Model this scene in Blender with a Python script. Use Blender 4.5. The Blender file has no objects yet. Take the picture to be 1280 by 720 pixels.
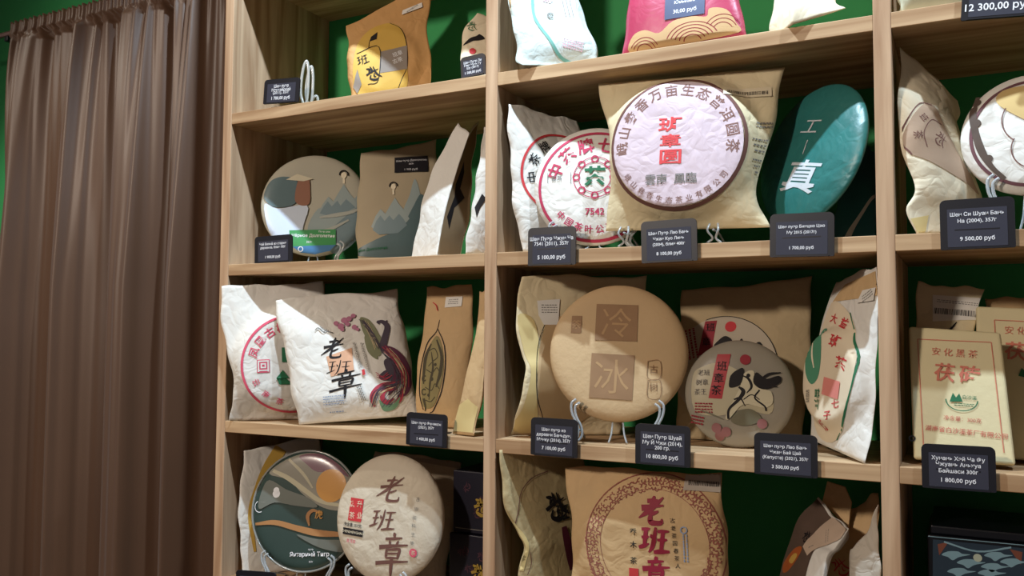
import bpy, bmesh, math, random
import numpy as np
from mathutils import Vector, Matrix
from mathutils.geometry import tessellate_polygon
random.seed(4)
sc = bpy.context.scene
COL = sc.collection

# ------------------------------------------------------------------ camera, world, lights, exposure
Z0 = 1.30                                    # height of the underside of the third shelf board above the floor
F_PX = 1082.0
CAM = np.array([1.2892, -1.2360, 0.1909 + Z0])
YAW, PITCH, ROLL = 0.4800, 0.0534, 0.0046
_cy, _sy, _cp, _sp = math.cos(YAW), math.sin(YAW), math.cos(PITCH), math.sin(PITCH)
FW = np.array([-_sy*_cp, _cy*_cp, _sp]); _r0 = np.array([_cy, _sy, 0.0]); _u0 = np.cross(_r0, FW)
RT = _r0*math.cos(ROLL) + _u0*math.sin(ROLL); UP = -_r0*math.sin(ROLL) + _u0*math.cos(ROLL)
cam_d = bpy.data.cameras.new('camera'); cam_d.sensor_width = 36.0; cam_d.lens = F_PX/1280*36.0
cam_d.clip_start = 0.02
cam = bpy.data.objects.new('camera', cam_d); COL.objects.link(cam)
cam.matrix_world = Matrix(((RT[0], UP[0], -FW[0], CAM[0]), (RT[1], UP[1], -FW[1], CAM[1]), (RT[2], UP[2], -FW[2], CAM[2]), (0, 0, 0, 1)))
sc.camera = cam
sc.view_settings.view_transform = 'Standard'; sc.view_settings.look = 'None'
sc.view_settings.gamma = 1.0; sc.view_settings.use_curve_mapping = False
sc.view_settings.exposure = 0.0
w = bpy.data.worlds.new('world'); sc.world = w; w.use_nodes = True
bg = w.node_tree.nodes['Background']; bg.inputs[0].default_value = (1.0, 0.88, 0.86, 1); bg.inputs[1].default_value = 0.11

def spot(name, loc, target, watts, color, angle, blend=0.5, radius=0.03):
    d = bpy.data.lights.new(name, 'SPOT'); d.energy = watts; d.color = color
    d.spot_size = math.radians(angle); d.spot_blend = blend; d.shadow_soft_size = radius
    o = bpy.data.objects.new(name, d); COL.objects.link(o); o.location = loc
    o.rotation_euler = (Vector(target) - Vector(loc)).to_track_quat('-Z', 'Y').to_euler()
    return o
spot('ceiling_spot_cool', (0.68, -0.42, Z0+1.65), (0.66, 0.06, Z0+0.20), 135, (0.66, 0.84, 1.0), 120, 0.4, 0.02)
spot('ceiling_spot_cool_side', (1.80, -0.42, Z0+1.65), (1.60, 0.06, Z0+0.20), 75, (0.68, 0.84, 1.0), 110, 0.5, 0.02)
spot('ceiling_spot_curtain', (-1.25, -0.75, Z0+1.40), (-0.62, 0.20, Z0+0.10), 42, (1.0, 0.95, 0.82), 62, 0.6, 0.03)
spot('ceiling_lamp_warm', (-0.25, -3.00, Z0+1.38), (0.55, 0.10, Z0+0.10), 235, (1.0, 0.86, 0.73), 70, 0.6, 0.12)

# ------------------------------------------------------------------ camera helpers
TS = 0.0219; PT = 0.0224; XA = 0.5945; XB = 1.1902; XC = 1.7859; DEPTH = 0.29
ZB = {0: Z0+0.9005, 1: Z0+0.60, 2: Z0+0.3021, 3: Z0, 4: Z0-0.2990}
ZT = {k: v+TS for k, v in ZB.items()}
def ray(px, py): return FW + RT*((px-640)/F_PX) + UP*((360-py)/F_PX)
def P(px, py, Y):
    d = ray(px, py); return CAM + d*((Y-CAM[1])/d[1])
def PX(p):
    d = np.asarray(p) - CAM; q = d@FW; return 640+F_PX*(d@RT)/q, 360-F_PX*(d@UP)/q
def B(px, Y, row):                              # point on a shelf top at depth Y, in picture column px
    z = ZT[row]; k = (px-640)/F_PX
    a = RT - FW*k; c = np.array([0, Y, z]) - CAM; c[0] = -CAM[0]
    return np.array([-(c@a)/a[0], Y, z+.0014])
def G(px, py, row):                             # point on a shelf top seen at a picture point
    d = ray(px, py); return CAM + d*((ZT[row]+.0014-CAM[2])/d[2])

# ------------------------------------------------------------------ materials
def lin(h):
    h = h.lstrip('#'); r = [int(h[i:i+2], 16)/255 for i in (0, 2, 4)]
    return tuple(x/12.92 if x <= .04045 else ((x+.055)/1.055)**2.4 for x in r) + (1,)
MATS = {}
def mat(name, col, rough=0.7, var=0.12, scale=18.0, bump=0.0, bscale=60.0, spec=0.3, sheen=0.0, metal=0.0, trans=0.0, coat=0.0, crump=0.0):
    if name in MATS: return MATS[name]
    m = bpy.data.materials.new(name); m.use_nodes = True; nt = m.node_tree; b = nt.nodes['Principled BSDF']
    c = lin(col) if isinstance(col, str) else col
    b.inputs['Roughness'].default_value = rough; b.inputs['Specular IOR Level'].default_value = spec
    b.inputs['Metallic'].default_value = metal; b.inputs['Transmission Weight'].default_value = trans
    b.inputs['Sheen Weight'].default_value = sheen; b.inputs['Coat Weight'].default_value = coat
    tc = nt.nodes.new('ShaderNodeTexCoord'); n = nt.nodes.new('ShaderNodeTexNoise'); n.inputs['Scale'].default_value = scale; n.inputs['Detail'].default_value = 5
    nt.links.new(tc.outputs['Object'], n.inputs['Vector'])
    mx = nt.nodes.new('ShaderNodeMix'); mx.data_type = 'RGBA'
    mx.inputs['A'].default_value = tuple(max(0, x*(1-var)) for x in c[:3]) + (1,); mx.inputs['B'].default_value = tuple(min(1, x*(1+var)) for x in c[:3]) + (1,)
    nt.links.new(n.outputs['Fac'], mx.inputs['Factor']); nt.links.new(mx.outputs['Result'], b.inputs['Base Color'])
    if bump:
        n2 = nt.nodes.new('ShaderNodeTexNoise'); n2.inputs['Scale'].default_value = bscale; n2.inputs['Detail'].default_value = 6
        nt.links.new(tc.outputs['Object'], n2.inputs['Vector'])
        bp = nt.nodes.new('ShaderNodeBump'); bp.inputs['Strength'].default_value = bump; bp.inputs['Distance'].default_value = 0.004
        nt.links.new(n2.outputs['Fac'], bp.inputs['Height']); nt.links.new(bp.outputs['Normal'], b.inputs['Normal'])
    if crump:            # fine crumples of thin paper
        n3 = nt.nodes.new('ShaderNodeTexNoise'); n3.inputs['Scale'].default_value = 9; n3.inputs['Detail'].default_value = 3; nt.links.new(tc.outputs['Object'], n3.inputs['Vector'])
        ad = nt.nodes.new('ShaderNodeMix'); ad.data_type = 'RGBA'; ad.blend_type = 'LINEAR_LIGHT'; ad.inputs['Factor'].default_value = 0.09
        nt.links.new(tc.outputs['Object'], ad.inputs['A']); nt.links.new(n3.outputs['Color'], ad.inputs['B'])
        h = None
        for sc_, st in ((17, 1.0), (38, .45)):
            vo = nt.nodes.new('ShaderNodeTexVoronoi'); vo.feature = 'DISTANCE_TO_EDGE'; vo.inputs['Scale'].default_value = sc_; nt.links.new(ad.outputs['Result'], vo.inputs['Vector'])
            mu = nt.nodes.new('ShaderNodeMath'); mu.operation = 'MULTIPLY_ADD'; mu.inputs[1].default_value = st; nt.links.new(vo.outputs['Distance'], mu.inputs[0])
            if h is not None: nt.links.new(h, mu.inputs[2])
            else: mu.inputs[2].default_value = 0
            h = mu.outputs[0]
        b2 = nt.nodes.new('ShaderNodeBump'); b2.inputs['Strength'].default_value = crump; b2.inputs['Distance'].default_value = 0.012
        nt.links.new(h, b2.inputs['Height'])
        if bump: nt.links.new(bp.outputs['Normal'], b2.inputs['Normal'])
        nt.links.new(b2.outputs['Normal'], b.inputs['Normal'])
    MATS[name] = m; return m
def wood(name, axis, c1, c2):
    m = bpy.data.materials.new(name); m.use_nodes = True; nt = m.node_tree; b = nt.nodes['Principled BSDF']
    b.inputs['Roughness'].default_value = 0.62; b.inputs['Specular IOR Level'].default_value = 0.25
    tc = nt.nodes.new('ShaderNodeTexCoord'); mp = nt.nodes.new('ShaderNodeMapping')
    s = [26.0, 26.0, 26.0]; s[axis] = 1.6; mp.inputs['Scale'].default_value = s
    oi = nt.nodes.new('ShaderNodeObjectInfo'); mul = nt.nodes.new('ShaderNodeVectorMath'); mul.operation = 'SCALE'; mul.inputs['Scale'].default_value = 13.7
    nt.links.new(oi.outputs['Location'], mul.inputs[0]); add = nt.nodes.new('ShaderNodeVectorMath'); add.operation = 'ADD'
    nt.links.new(tc.outputs['Object'], mp.inputs['Vector']); nt.links.new(mp.outputs['Vector'], add.inputs[0]); nt.links.new(mul.outputs['Vector'], add.inputs[1])
    n = nt.nodes.new('ShaderNodeTexNoise'); n.inputs['Scale'].default_value = 1.6; n.inputs['Detail'].default_value = 6; n.inputs['Distortion'].default_value = 0.6
    nt.links.new(add.outputs['Vector'], n.inputs['Vector'])
    cr = nt.nodes.new('ShaderNodeValToRGB'); cr.color_ramp.elements[0].position = 0.36; cr.color_ramp.elements[1].position = 0.66
    cr.color_ramp.elements[0].color = lin(c1); cr.color_ramp.elements[1].color = lin(c2)
    nt.links.new(n.outputs['Fac'], cr.inputs['Fac']); nt.links.new(cr.outputs['Color'], b.inputs['Base Color'])
    bp = nt.nodes.new('ShaderNodeBump'); bp.inputs['Strength'].default_value = 0.12; bp.inputs['Distance'].default_value = 0.002
    nt.links.new(n.outputs['Fac'], bp.inputs['Height']); nt.links.new(bp.outputs['Normal'], b.inputs['Normal'])
    return m
WOOD_X = wood('pine_board_x', 0, '#9d7a58', '#c9a983'); WOOD_Z = wood('pine_board_z', 2, '#9f7c5e', '#c8a888')
KRAFT = mat('kraft_paper', '#c8a87c', 0.72, 0.10, 30, 0.09, 90, crump=0.22)
KRAFT_O = mat('orange_kraft_paper', '#c2955f', 0.7, 0.10, 30, 0.09, 90, crump=0.25)
BEIGE = mat('beige_paper', '#d9c9a4', 0.7, 0.08, 30, 0.09, 90, crump=0.25)
CREAM = mat('cream_paper', '#e2d6bb', 0.7, 0.07, 25, 0.09, 80, crump=0.30)
WHITE = mat('white_rice_paper', '#dcd8d0', 0.72, 0.06, 25, 0.09, 80, crump=0.30)
WHITE2 = mat('grey_white_paper', '#cfc9bd', 0.75, 0.08, 25, 0.09, 80, crump=0.29)
GREYP = mat('crumpled_grey_paper', '#b9b0a2', 0.75, 0.08, 25, 0.09, 80, crump=0.58)
BROWNP = mat('brown_wrapper', '#c4a67e', 0.7, 0.10, 14, 0.2, 120)
PINKP = mat('pale_pink_wrapper', '#d0bdc5', 0.68, 0.08, 25, 0.09, 80, crump=0.25)
TEAL = mat('teal_foil_wrapper', '#2b6e6a', 0.4, 0.2, 20, 0.2, 60, spec=0.6, crump=0.18)
TEAL_D = mat('dark_teal_paper', '#2c5f60', 0.5, 0.15, 20, 0.2, 60)
CRIM = mat('crimson_foil', '#b03a58', 0.38, 0.08, 15, 0.15, 40, spec=0.6, crump=0.11)
GOLD = mat('gold_print', '#c9a577', 0.55, 0.1, 30)
BLACKP = mat('black_plastic', '#15151c', 0.42, 0.05, 20, spec=0.4)
SLATE = mat('slate_card', '#33333f', 0.6, 0.05, 20)
WHITEINK = mat('white_ink', '#e6e6ea', 0.6, 0.02)
BLACKINK = mat('black_ink', '#1c1718', 0.7, 0.1, 60)
GREYINK = mat('grey_ink', '#7b7670', 0.7, 0.1, 60)
BROWNINK = mat('brown_ink', '#6e4a42', 0.7, 0.12, 80)
DKRED = mat('dark_red_ink', '#8e2a34', 0.7, 0.12, 60)
REDINK = mat('red_ink', '#c23a3e', 0.7, 0.15, 80)
PINKINK = mat('pink_ink', '#d5546c', 0.7, 0.15, 80)
GREENINK = mat('green_ink', '#2c6e4c', 0.7, 0.15, 60)
BLUEINK = mat('blue_grey_ink', '#8e9db8', 0.7, 0.1, 60)
PURPLEINK = mat('purple_ink', '#5e3247', 0.7, 0.2, 60)
OLIVEINK = mat('olive_ink', '#7d7f62', 0.7, 0.2, 60)
YELLOWINK = mat('yellow_print', '#c9a24c', 0.6, 0.1, 20)
ORANGEINK = mat('orange_print', '#c98a3e', 0.6, 0.12, 20)
LABELW = mat('white_sticker', '#e2ded6', 0.5, 0.03)
GLASS = mat('clear_plastic', '#dfe6ea', 0.08, 0.0, trans=0.55, spec=0.8)
METAL = mat('rod_metal', '#b58f84', 0.3, 0.05, metal=0.8)

# ------------------------------------------------------------------ mesh and object helpers
def mesh_obj(name, V, Fc, m, parent=None, smooth=True):
    me = bpy.data.meshes.new(name); me.from_pydata([tuple(map(float, v)) for v in V], [], [tuple(int(i) for i in f) for f in Fc])
    if smooth: me.polygons.foreach_set('use_smooth', [True]*len(me.polygons))
    me.materials.append(m); me.update()
    o = bpy.data.objects.new(name, me); COL.objects.link(o)
    if parent is not None: o.parent = parent
    return o
def thing(name, label, cat, loc, group=None):
    o = bpy.data.objects.new(name, None); COL.objects.link(o); o.location = tuple(map(float, loc)); o.empty_display_size = 0.02
    o['label'] = label; o['category'] = cat
    if group: o['group'] = group
    return o
def box_vf(lo, hi, bev=0.0):
    bm = bmesh.new(); bmesh.ops.create_cube(bm, size=1)
    for v in bm.verts: v.co = Vector([lo[i] + (v.co[i]+.5)*(hi[i]-lo[i]) for i in range(3)])
    if bev: bmesh.ops.bevel(bm, geom=list(bm.edges), offset=bev, segments=2, affect='EDGES', profile=0.5)
    bm.verts.index_update(); V = [tuple(v.co) for v in bm.verts]; Fc = [[v.index for v in f.verts] for f in bm.faces]; bm.free()
    return V, Fc
def box(name, lo, hi, m, parent=None, bev=0.0, origin=None):
    o = np.array(origin if origin is not None else (0, 0, 0), float)
    V, Fc = box_vf(np.array(lo)-o, np.array(hi)-o, bev)
    ob = mesh_obj(name, V, Fc, m, parent, False); ob.location = tuple(o); return ob
def tube_vf(pts, r, n=8):
    pts = catmull(np.array(pts, float), 6) if len(pts) > 2 else np.array(pts, float)
    V = []; Fc = []; prev = None
    for i, p in enumerate(pts):
        t = pts[min(i+1, len(pts)-1)] - pts[max(i-1, 0)]; t /= np.linalg.norm(t)+1e-12
        a = prev if prev is not None else (np.array([1, 0, 0]) if abs(t[0]) < .8 else np.array([0, 0, 1.]))
        a = a - t*(a@t); a /= np.linalg.norm(a)+1e-12; b = np.cross(t, a); prev = a
        for k in range(n):
            q = 2*math.pi*k/n; V.append(p + r*(a*math.cos(q) + b*math.sin(q)))
    for i in range(len(pts)-1):
        for k in range(n): Fc.append((i*n+k, i*n+(k+1) % n, (i+1)*n+(k+1) % n, (i+1)*n+k))
    Fc.append(tuple(range(n))[::-1]); Fc.append(tuple(range((len(pts)-1)*n, len(pts)*n)))
    return V, Fc
def merge(*vf):
    V = []; Fc = []
    for v, f in vf:
        k = len(V); V += list(v); Fc += [tuple(i+k for i in g) for g in f]
    return V, Fc
def catmull(p, k=8):
    p = np.asarray(p, float)
    if len(p) < 3: return p
    q = np.vstack([2*p[0]-p[1], p, 2*p[-1]-p[-2]]); out = []
    for i in range(1, len(q)-2):
        for t in np.arange(k)/k:
            a, b, c, d = q[i-1], q[i], q[i+1], q[i+2]
            out.append(.5*((2*b)+(c-a)*t+(2*a-5*b+4*c-d)*t*t+(3*b-a-3*c+d)*t**3))
    out.append(p[-1]); return np.array(out)
def sstep(a, b, x):
    t = np.clip((x-a)/(b-a), 0, 1); return t*t*(3-2*t)
def crinkle(x, y, seed, amp, freq=1.0):
    r = np.random.RandomState(seed); h = 0*x
    for k in range(7):
        a = r.uniform(0, 2*math.pi); f = r.uniform(18, 75)*freq; ph = r.uniform(0, 6.28); wa = r.uniform(10, 30); wp = r.uniform(0, 6.28)
        s = (x*math.cos(a)+y*math.sin(a))*f + ph + .8*np.sin(wa*(y*math.cos(a)-x*math.sin(a))+wp)
        h = h + (1-np.abs(np.sin(s*.5)))**1.6 * (18/f)**.6 - .3
    for k in range(3):
        a = r.uniform(0, 2*math.pi); f = r.uniform(14, 26); h = h + .9*np.sin((x*math.cos(a)+y*math.sin(a))*f + r.uniform(0, 6.28) + .9*np.sin(11*(y*math.cos(a)-x*math.sin(a))+r.uniform(0, 6.28)))
    return amp*h*.78

# ------------------------------------------------------------------ flat shapes: (Nx2 verts, tris) in metres
def tri_split(V, T, L):
    V = [tuple(v) for v in V]; out = []; st = [tuple(t) for t in T]; mid = {}
    while st:
        a, b, c = st.pop(); e = [(a, b, c), (b, c, a), (c, a, b)]
        ln = [math.hypot(V[i][0]-V[j][0], V[i][1]-V[j][1]) for i, j, k in e]; m = max(range(3), key=lambda i: ln[i])
        if ln[m] <= L: out.append((a, b, c)); continue
        i, j, k = e[m]; key = (min(i, j), max(i, j))
        if key not in mid: mid[key] = len(V); V.append(((V[i][0]+V[j][0])/2, (V[i][1]+V[j][1])/2))
        q = mid[key]; st.append((i, q, k)); st.append((q, j, k))
    return np.array(V), out
def s_poly(pts):
    T = tessellate_polygon([[Vector((p[0], p[1], 0)) for p in pts]])
    P2 = np.array(pts, float); out = []
    for t in T:
        a, b, c = [P2[i] for i in t]; cr = (b[0]-a[0])*(c[1]-a[1])-(b[1]-a[1])*(c[0]-a[0])
        out.append(tuple(t) if cr > 0 else (t[0], t[2], t[1]))
    return P2, out
def s_rect(cx, cy, w, h, rot=0.0):
    c, s = math.cos(rot), math.sin(rot); q = [(-w/2, -h/2), (w/2, -h/2), (w/2, h/2), (-w/2, h/2)]
    return np.array([(cx+x*c-y*s, cy+x*s+y*c) for x, y in q]), [(0, 1, 2), (0, 2, 3)]
def s_ring(cx, cy, r0, r1, a0=0.0, a1=360.0, n=64, wob=0.0, ex=1.0):
    V = []; T = []
    for i in range(n+1):
        a = math.radians(a0+(a1-a0)*i/n); q = 1+wob*math.sin(5*a+1)
        for r in (r0, r1): V.append((cx+r*q*ex*math.cos(a), cy+r*q*math.sin(a)))
    for i in range(n): T += [(2*i, 2*i+1, 2*i+3), (2*i, 2*i+3, 2*i+2)]
    return np.array(V), T
def s_disc(cx, cy, r, ex=1.0, n=40):
    return s_poly([(cx+r*ex*math.cos(2*math.pi*i/n), cy+r*math.sin(2*math.pi*i/n)) for i in range(n)])
def s_line(pts, w):
    """stroke: pts, width number or list (tapered)"""
    pts = np.array(pts, float); wl = np.full(len(pts), w, float) if np.isscalar(w) else np.array(w, float)
    if len(pts) > 2:
        full = catmull(np.c_[pts, wl], 5); pts = full[:, :2]; wl = np.maximum(full[:, 2], .0001)
    V = []; T = []
    for i in range(len(pts)):
        t = pts[min(i+1, len(pts)-1)]-pts[max(i-1, 0)]; t = t/(np.linalg.norm(t)+1e-12); n = np.array([-t[1], t[0]])
        V += [pts[i]-n*wl[i]/2, pts[i]+n*wl[i]/2]
    for i in range(len(pts)-1): T += [(2*i, 2*i+2, 2*i+3), (2*i, 2*i+3, 2*i+1)]
    return np.array(V), T
def s_join(*S):
    V = []; T = []; k = 0
    for v, t in S:
        V.append(np.asarray(v, float).reshape(-1, 2)); T += [(a+k, b+k, c+k) for a, b, c in t]; k += len(v)
    return np.vstack(V), T
def s_xf(S, cx, cy, sx, sy=None, rot=0.0, shear=0.0):
    v, t = S; sy = sx if sy is None else sy; c, s = math.cos(rot), math.sin(rot)
    x = v[:, 0]*sx + v[:, 1]*sy*shear; y = v[:, 1]*sy
    return np.c_[cx+x*c-y*s, cy+x*s+y*c], t
_tc = {}
_fc = bpy.data.curves.new('glyphs', 'FONT'); _fo = bpy.data.objects.new('glyphs', _fc); COL.objects.link(_fo); _fc.resolution_u = 2
def glyphs(s, bold=0.0, spacing=1.0):
    """lettering, centred, height of a capital about 0.7"""
    k = (s, bold, spacing)
    if k in _tc: return _tc[k]
    _fc.body = s; _fc.offset = bold; _fc.space_line = 1.0; _fc.space_character = spacing; _fc.align_x = 'CENTER'
    bpy.context.view_layer.update(); dg = bpy.context.evaluated_depsgraph_get()
    me = bpy.data.meshes.new_from_object(_fo.evaluated_get(dg)); me.calc_loop_triangles()
    V = np.array([(v.co.x, v.co.y) for v in me.vertices]) if me.vertices else np.zeros((3, 2)); T = []
    for t in me.loop_triangles:
        a, b, c = t.vertices; cr = (V[b][0]-V[a][0])*(V[c][1]-V[a][1])-(V[b][1]-V[a][1])*(V[c][0]-V[a][0])
        T.append((a, b, c) if cr > 0 else (a, c, b))
    bpy.data.meshes.remove(me)
    if len(V): V = V - np.array([(V[:, 0].max()+V[:, 0].min())/2, (V[:, 1].max()+V[:, 1].min())/2])
    _tc[k] = (V, T); return _tc[k]
# brush strokes of the three big characters, unit box, y up; each stroke: points, widths
BRUSH = {
 'lao': [([(.25, .82), (.5, .86), (.66, .88)], [.07, .06, .03]), ([(.5, 1.02), (.48, .85), (.42, .64)], [.03, .09, .07]),
         ([(.05, .56), (.4, .63), (.9, .72)], [.10, .07, .03]), ([(.86, 1.0), (.6, .72), (.3, .45), (-.02, .2)], [.03, .08, .09, .02]),
         ([(.72, .5), (.56, .42), (.42, .36)], [.03, .06, .04]), ([(.46, .52), (.42, .25), (.46, .1), (.66, .08), (.86, .12), (.88, .26)], [.04, .08, .09, .08, .07, .02])],
 'ban': [([(-.02, .86), (.15, .88), (.3, .92)], [.05, .06, .03]), ([(.0, .56), (.15, .58), (.28, .62)], [.04, .06, .03]), ([(.15, .9), (.14, .6), (.12, .25)], [.06, .07, .05]),
         ([(-.08, .16), (.1, .24), (.3, .36)], [.05, .07, .02]), ([(.34, .72), (.38, .62), (.37, .56)], [.02, .07, .03]), ([(.5, 1.0), (.48, .6), (.42, .25), (.3, .02)], [.04, .07, .07, .02]),
         ([(.58, .86), (.8, .89), (1.0, .92)], [.05, .06, .03]), ([(.58, .54), (.8, .56), (.95, .6)], [.04, .06, .03]), ([(.78, .9), (.77, .5), (.75, .14)], [.06, .07, .06]), ([(.48, .06), (.75, .12), (1.06, .16)], [.06, .08, .04])],
 'zhang': [([(.48, 1.08), (.52, 1.02), (.54, .94)], [.02, .08, .04]), ([(.2, .88), (.5, .9), (.82, .94)], [.05, .06, .03]), ([(.35, .84), (.38, .78), (.4, .72)], [.02, .06, .03]), ([(.7, .86), (.66, .78), (.62, .72)], [.02, .06, .03]),
           ([(.0, .62), (.45, .68), (1.05, .74)], [.09, .07, .03]), ([(.28, .58), (.28, .4), (.3, .3)], [.05, .06, .03]), ([(.28, .56), (.5, .58), (.76, .6), (.74, .44), (.7, .3)], [.04, .05, .06, .07, .04]),
           ([(.3, .45), (.5, .46), (.7, .48)], [.04, .04, .03]), ([(.3, .32), (.5, .33), (.7, .34)], [.04, .05, .03]), ([(-.08, .14), (.4, .2), (1.1, .26)], [.08, .07, .03]), ([(.5, .34), (.5, .0), (.49, -.3)], [.07, .08, .02])],
 'ink': [([(.1, .9), (.3, .8), (.2, .6)], [.04, .1, .03]), ([(.4, 1.0), (.45, .7), (.4, .5)], [.03, .09, .03]), ([(.0, .45), (.4, .6), (.9, .7)], [.08, .07, .02]), ([(.6, .95), (.7, .4), (1.0, .1)], [.03, .09, .03]), ([(.3, .4), (.2, .15), (.5, .0), (.8, .1)], [.04, .08, .1, .02]), ([(.55, .5), (.5, .25), (.62, .2)], [.03, .07, .03])],
}
def brush(key, bold=1.0):
    S = s_join(*[s_line(p, [x*1.35*bold for x in wd]) for p, wd in BRUSH[key]])
    return S[0]-np.array([.5, .5]), S[1]

# ------------------------------------------------------------------ surfaces that carry print
class Surf:
    """a thing whose front is O + x e1 + y e2 + h(x, y) N"""
    def setup(s, name, label, cat, base, group=None):
        s.base = np.array(base, float); s.root = thing(name, label, cat, base, group); s.layer = 0
        d = (s.O - CAM) @ FW; s.mpp = d/F_PX
    def add(s, name, V, Fc, m, smooth=True): return mesh_obj(name, np.asarray(V)-s.base, Fc, m, s.root, smooth)
    def loc(s, px, py, lift=None):
        d = ray(px, py); o = s.O + s.N*(s.T*.8 if lift is None else lift); t = ((o-CAM)@s.N)/(d@s.N); q = CAM+d*t-s.O
        return np.array([q@s.e1, q@s.e2])
    def decal(s, name, m, *S, eps=None, maxe=0.007, joined=False):
        s.layer += 1; out = []
        for q in ([s_join(*S)] if joined or len(S) > 16 else S):
            V, T = tri_split(*q, maxe)
            W = s.pt(V, 0.0007+0.00022*s.layer if eps is None else eps)
            out.append(mesh_obj(name, W-s.base, T, m, s.root, True))
        if joined or len(S) > 16: out[0]['kind'] = 'stuff'
        return out[0]
    # shapes given in picture points, sizes in picture pixels
    def poly(s, pts): return s_poly([s.loc(*p) for p in pts])
    def blob(s, pts):
        p = np.array([s.loc(*q) for q in pts]); n = len(p); q = np.vstack([p[-1:], p, p[:2]]); out = []
        for i in range(1, n+1):
            for t in (0, .25, .5, .75):
                A, Bq, C, D = q[i-1], q[i], q[i+1], q[i+2]; out.append(.5*(2*Bq+(C-A)*t+(2*A-5*Bq+4*C-D)*t*t+(3*Bq-A-3*C+D)*t**3))
        return s_poly(out)
    def rect(s, px, py, w, h, rot=0): c = s.loc(px, py); return s_rect(c[0], c[1], w*s.mpp, h*s.mpp, math.radians(rot))
    def ring(s, px, py, r0, r1, a0=0, a1=360, ex=1.0, wob=0.0): c = s.loc(px, py); return s_ring(c[0], c[1], r0*s.mpp, r1*s.mpp, a0, a1, 72, wob, ex)
    def disc(s, px, py, r, ex=1.0): c = s.loc(px, py); return s_disc(c[0], c[1], r*s.mpp, ex)
    def line(s, pts, w): return s_line([s.loc(*p) for p in pts], (np.array(w, float) if not np.isscalar(w) else w)*s.mpp)
    def text(s, t, px, py, h, rot=0, bold=0.0, shear=0.0, ex=1.0, spacing=1.0):
        c = s.loc(px, py); k = h*s.mpp; return s_xf(glyphs(t, bold, spacing), c[0], c[1], k*ex, k, math.radians(rot), shear)
    def brush(s, key, px, py, h, rot=0, bold=1.0, ex=1.0, shear=0.0):
        c = s.loc(px, py); k = h*s.mpp; return s_xf(brush(key, bold), c[0], c[1], k*ex, k, math.radians(rot), shear)
    def arc(s, t, px, py, r, a0, a1, h, bold=0.0, inward=False, ex=1.0):
        c = s.loc(px, py); out = []; n = len(t)
        for i, ch in enumerate(t):
            if ch == ' ': continue
            a = math.radians(a0+(a1-a0)*(i/(n-1) if n > 1 else .5)); x = c[0]+r*s.mpp*ex*math.cos(a); y = c[1]+r*s.mpp*math.sin(a)
            out.append(s_xf(glyphs(ch, bold), x, y, h*s.mpp, None, a+math.pi/2 if inward else a-math.pi/2))
        return s_join(*out)
    def bars(s, px, py, w, h, n, rot=0, seed=1):
        r = random.Random(seed); c = s.loc(px, py); a = math.radians(rot); out = []
        for i in range(n):
            x = (-.5+(i+.5)/n)*w*s.mpp; bw = w*s.mpp/n*r.choice((.35, .5, .7))
            out.append(s_rect(c[0]+x*math.cos(a), c[1]+x*math.sin(a), bw, h*s.mpp, a))
        return s_join(*out)
    def scribble(s, px, py, w, h, rows, rot=0, th=.45, seed=1, gap=.12):
        """lines of tiny unreadable print as short dashes"""
        r = random.Random(seed); c = s.loc(px, py); a = math.radians(rot); out = []; rh = h/rows
        for j in range(rows):
            x = -w/2
            while x < w/2-1:
                l = min(r.uniform(1.2, 3.4), w/2-x); X = (x+l/2)*s.mpp; Yy = (h/2-(j+.5)*rh)*s.mpp
                out.append(s_rect(c[0]+X*math.cos(a)-Yy*math.sin(a), c[1]+X*math.sin(a)+Yy*math.cos(a), l*s.mpp, rh*th*s.mpp, a)); x += l+r.uniform(.5, 1.1)
        return s_join(*out)

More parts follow.
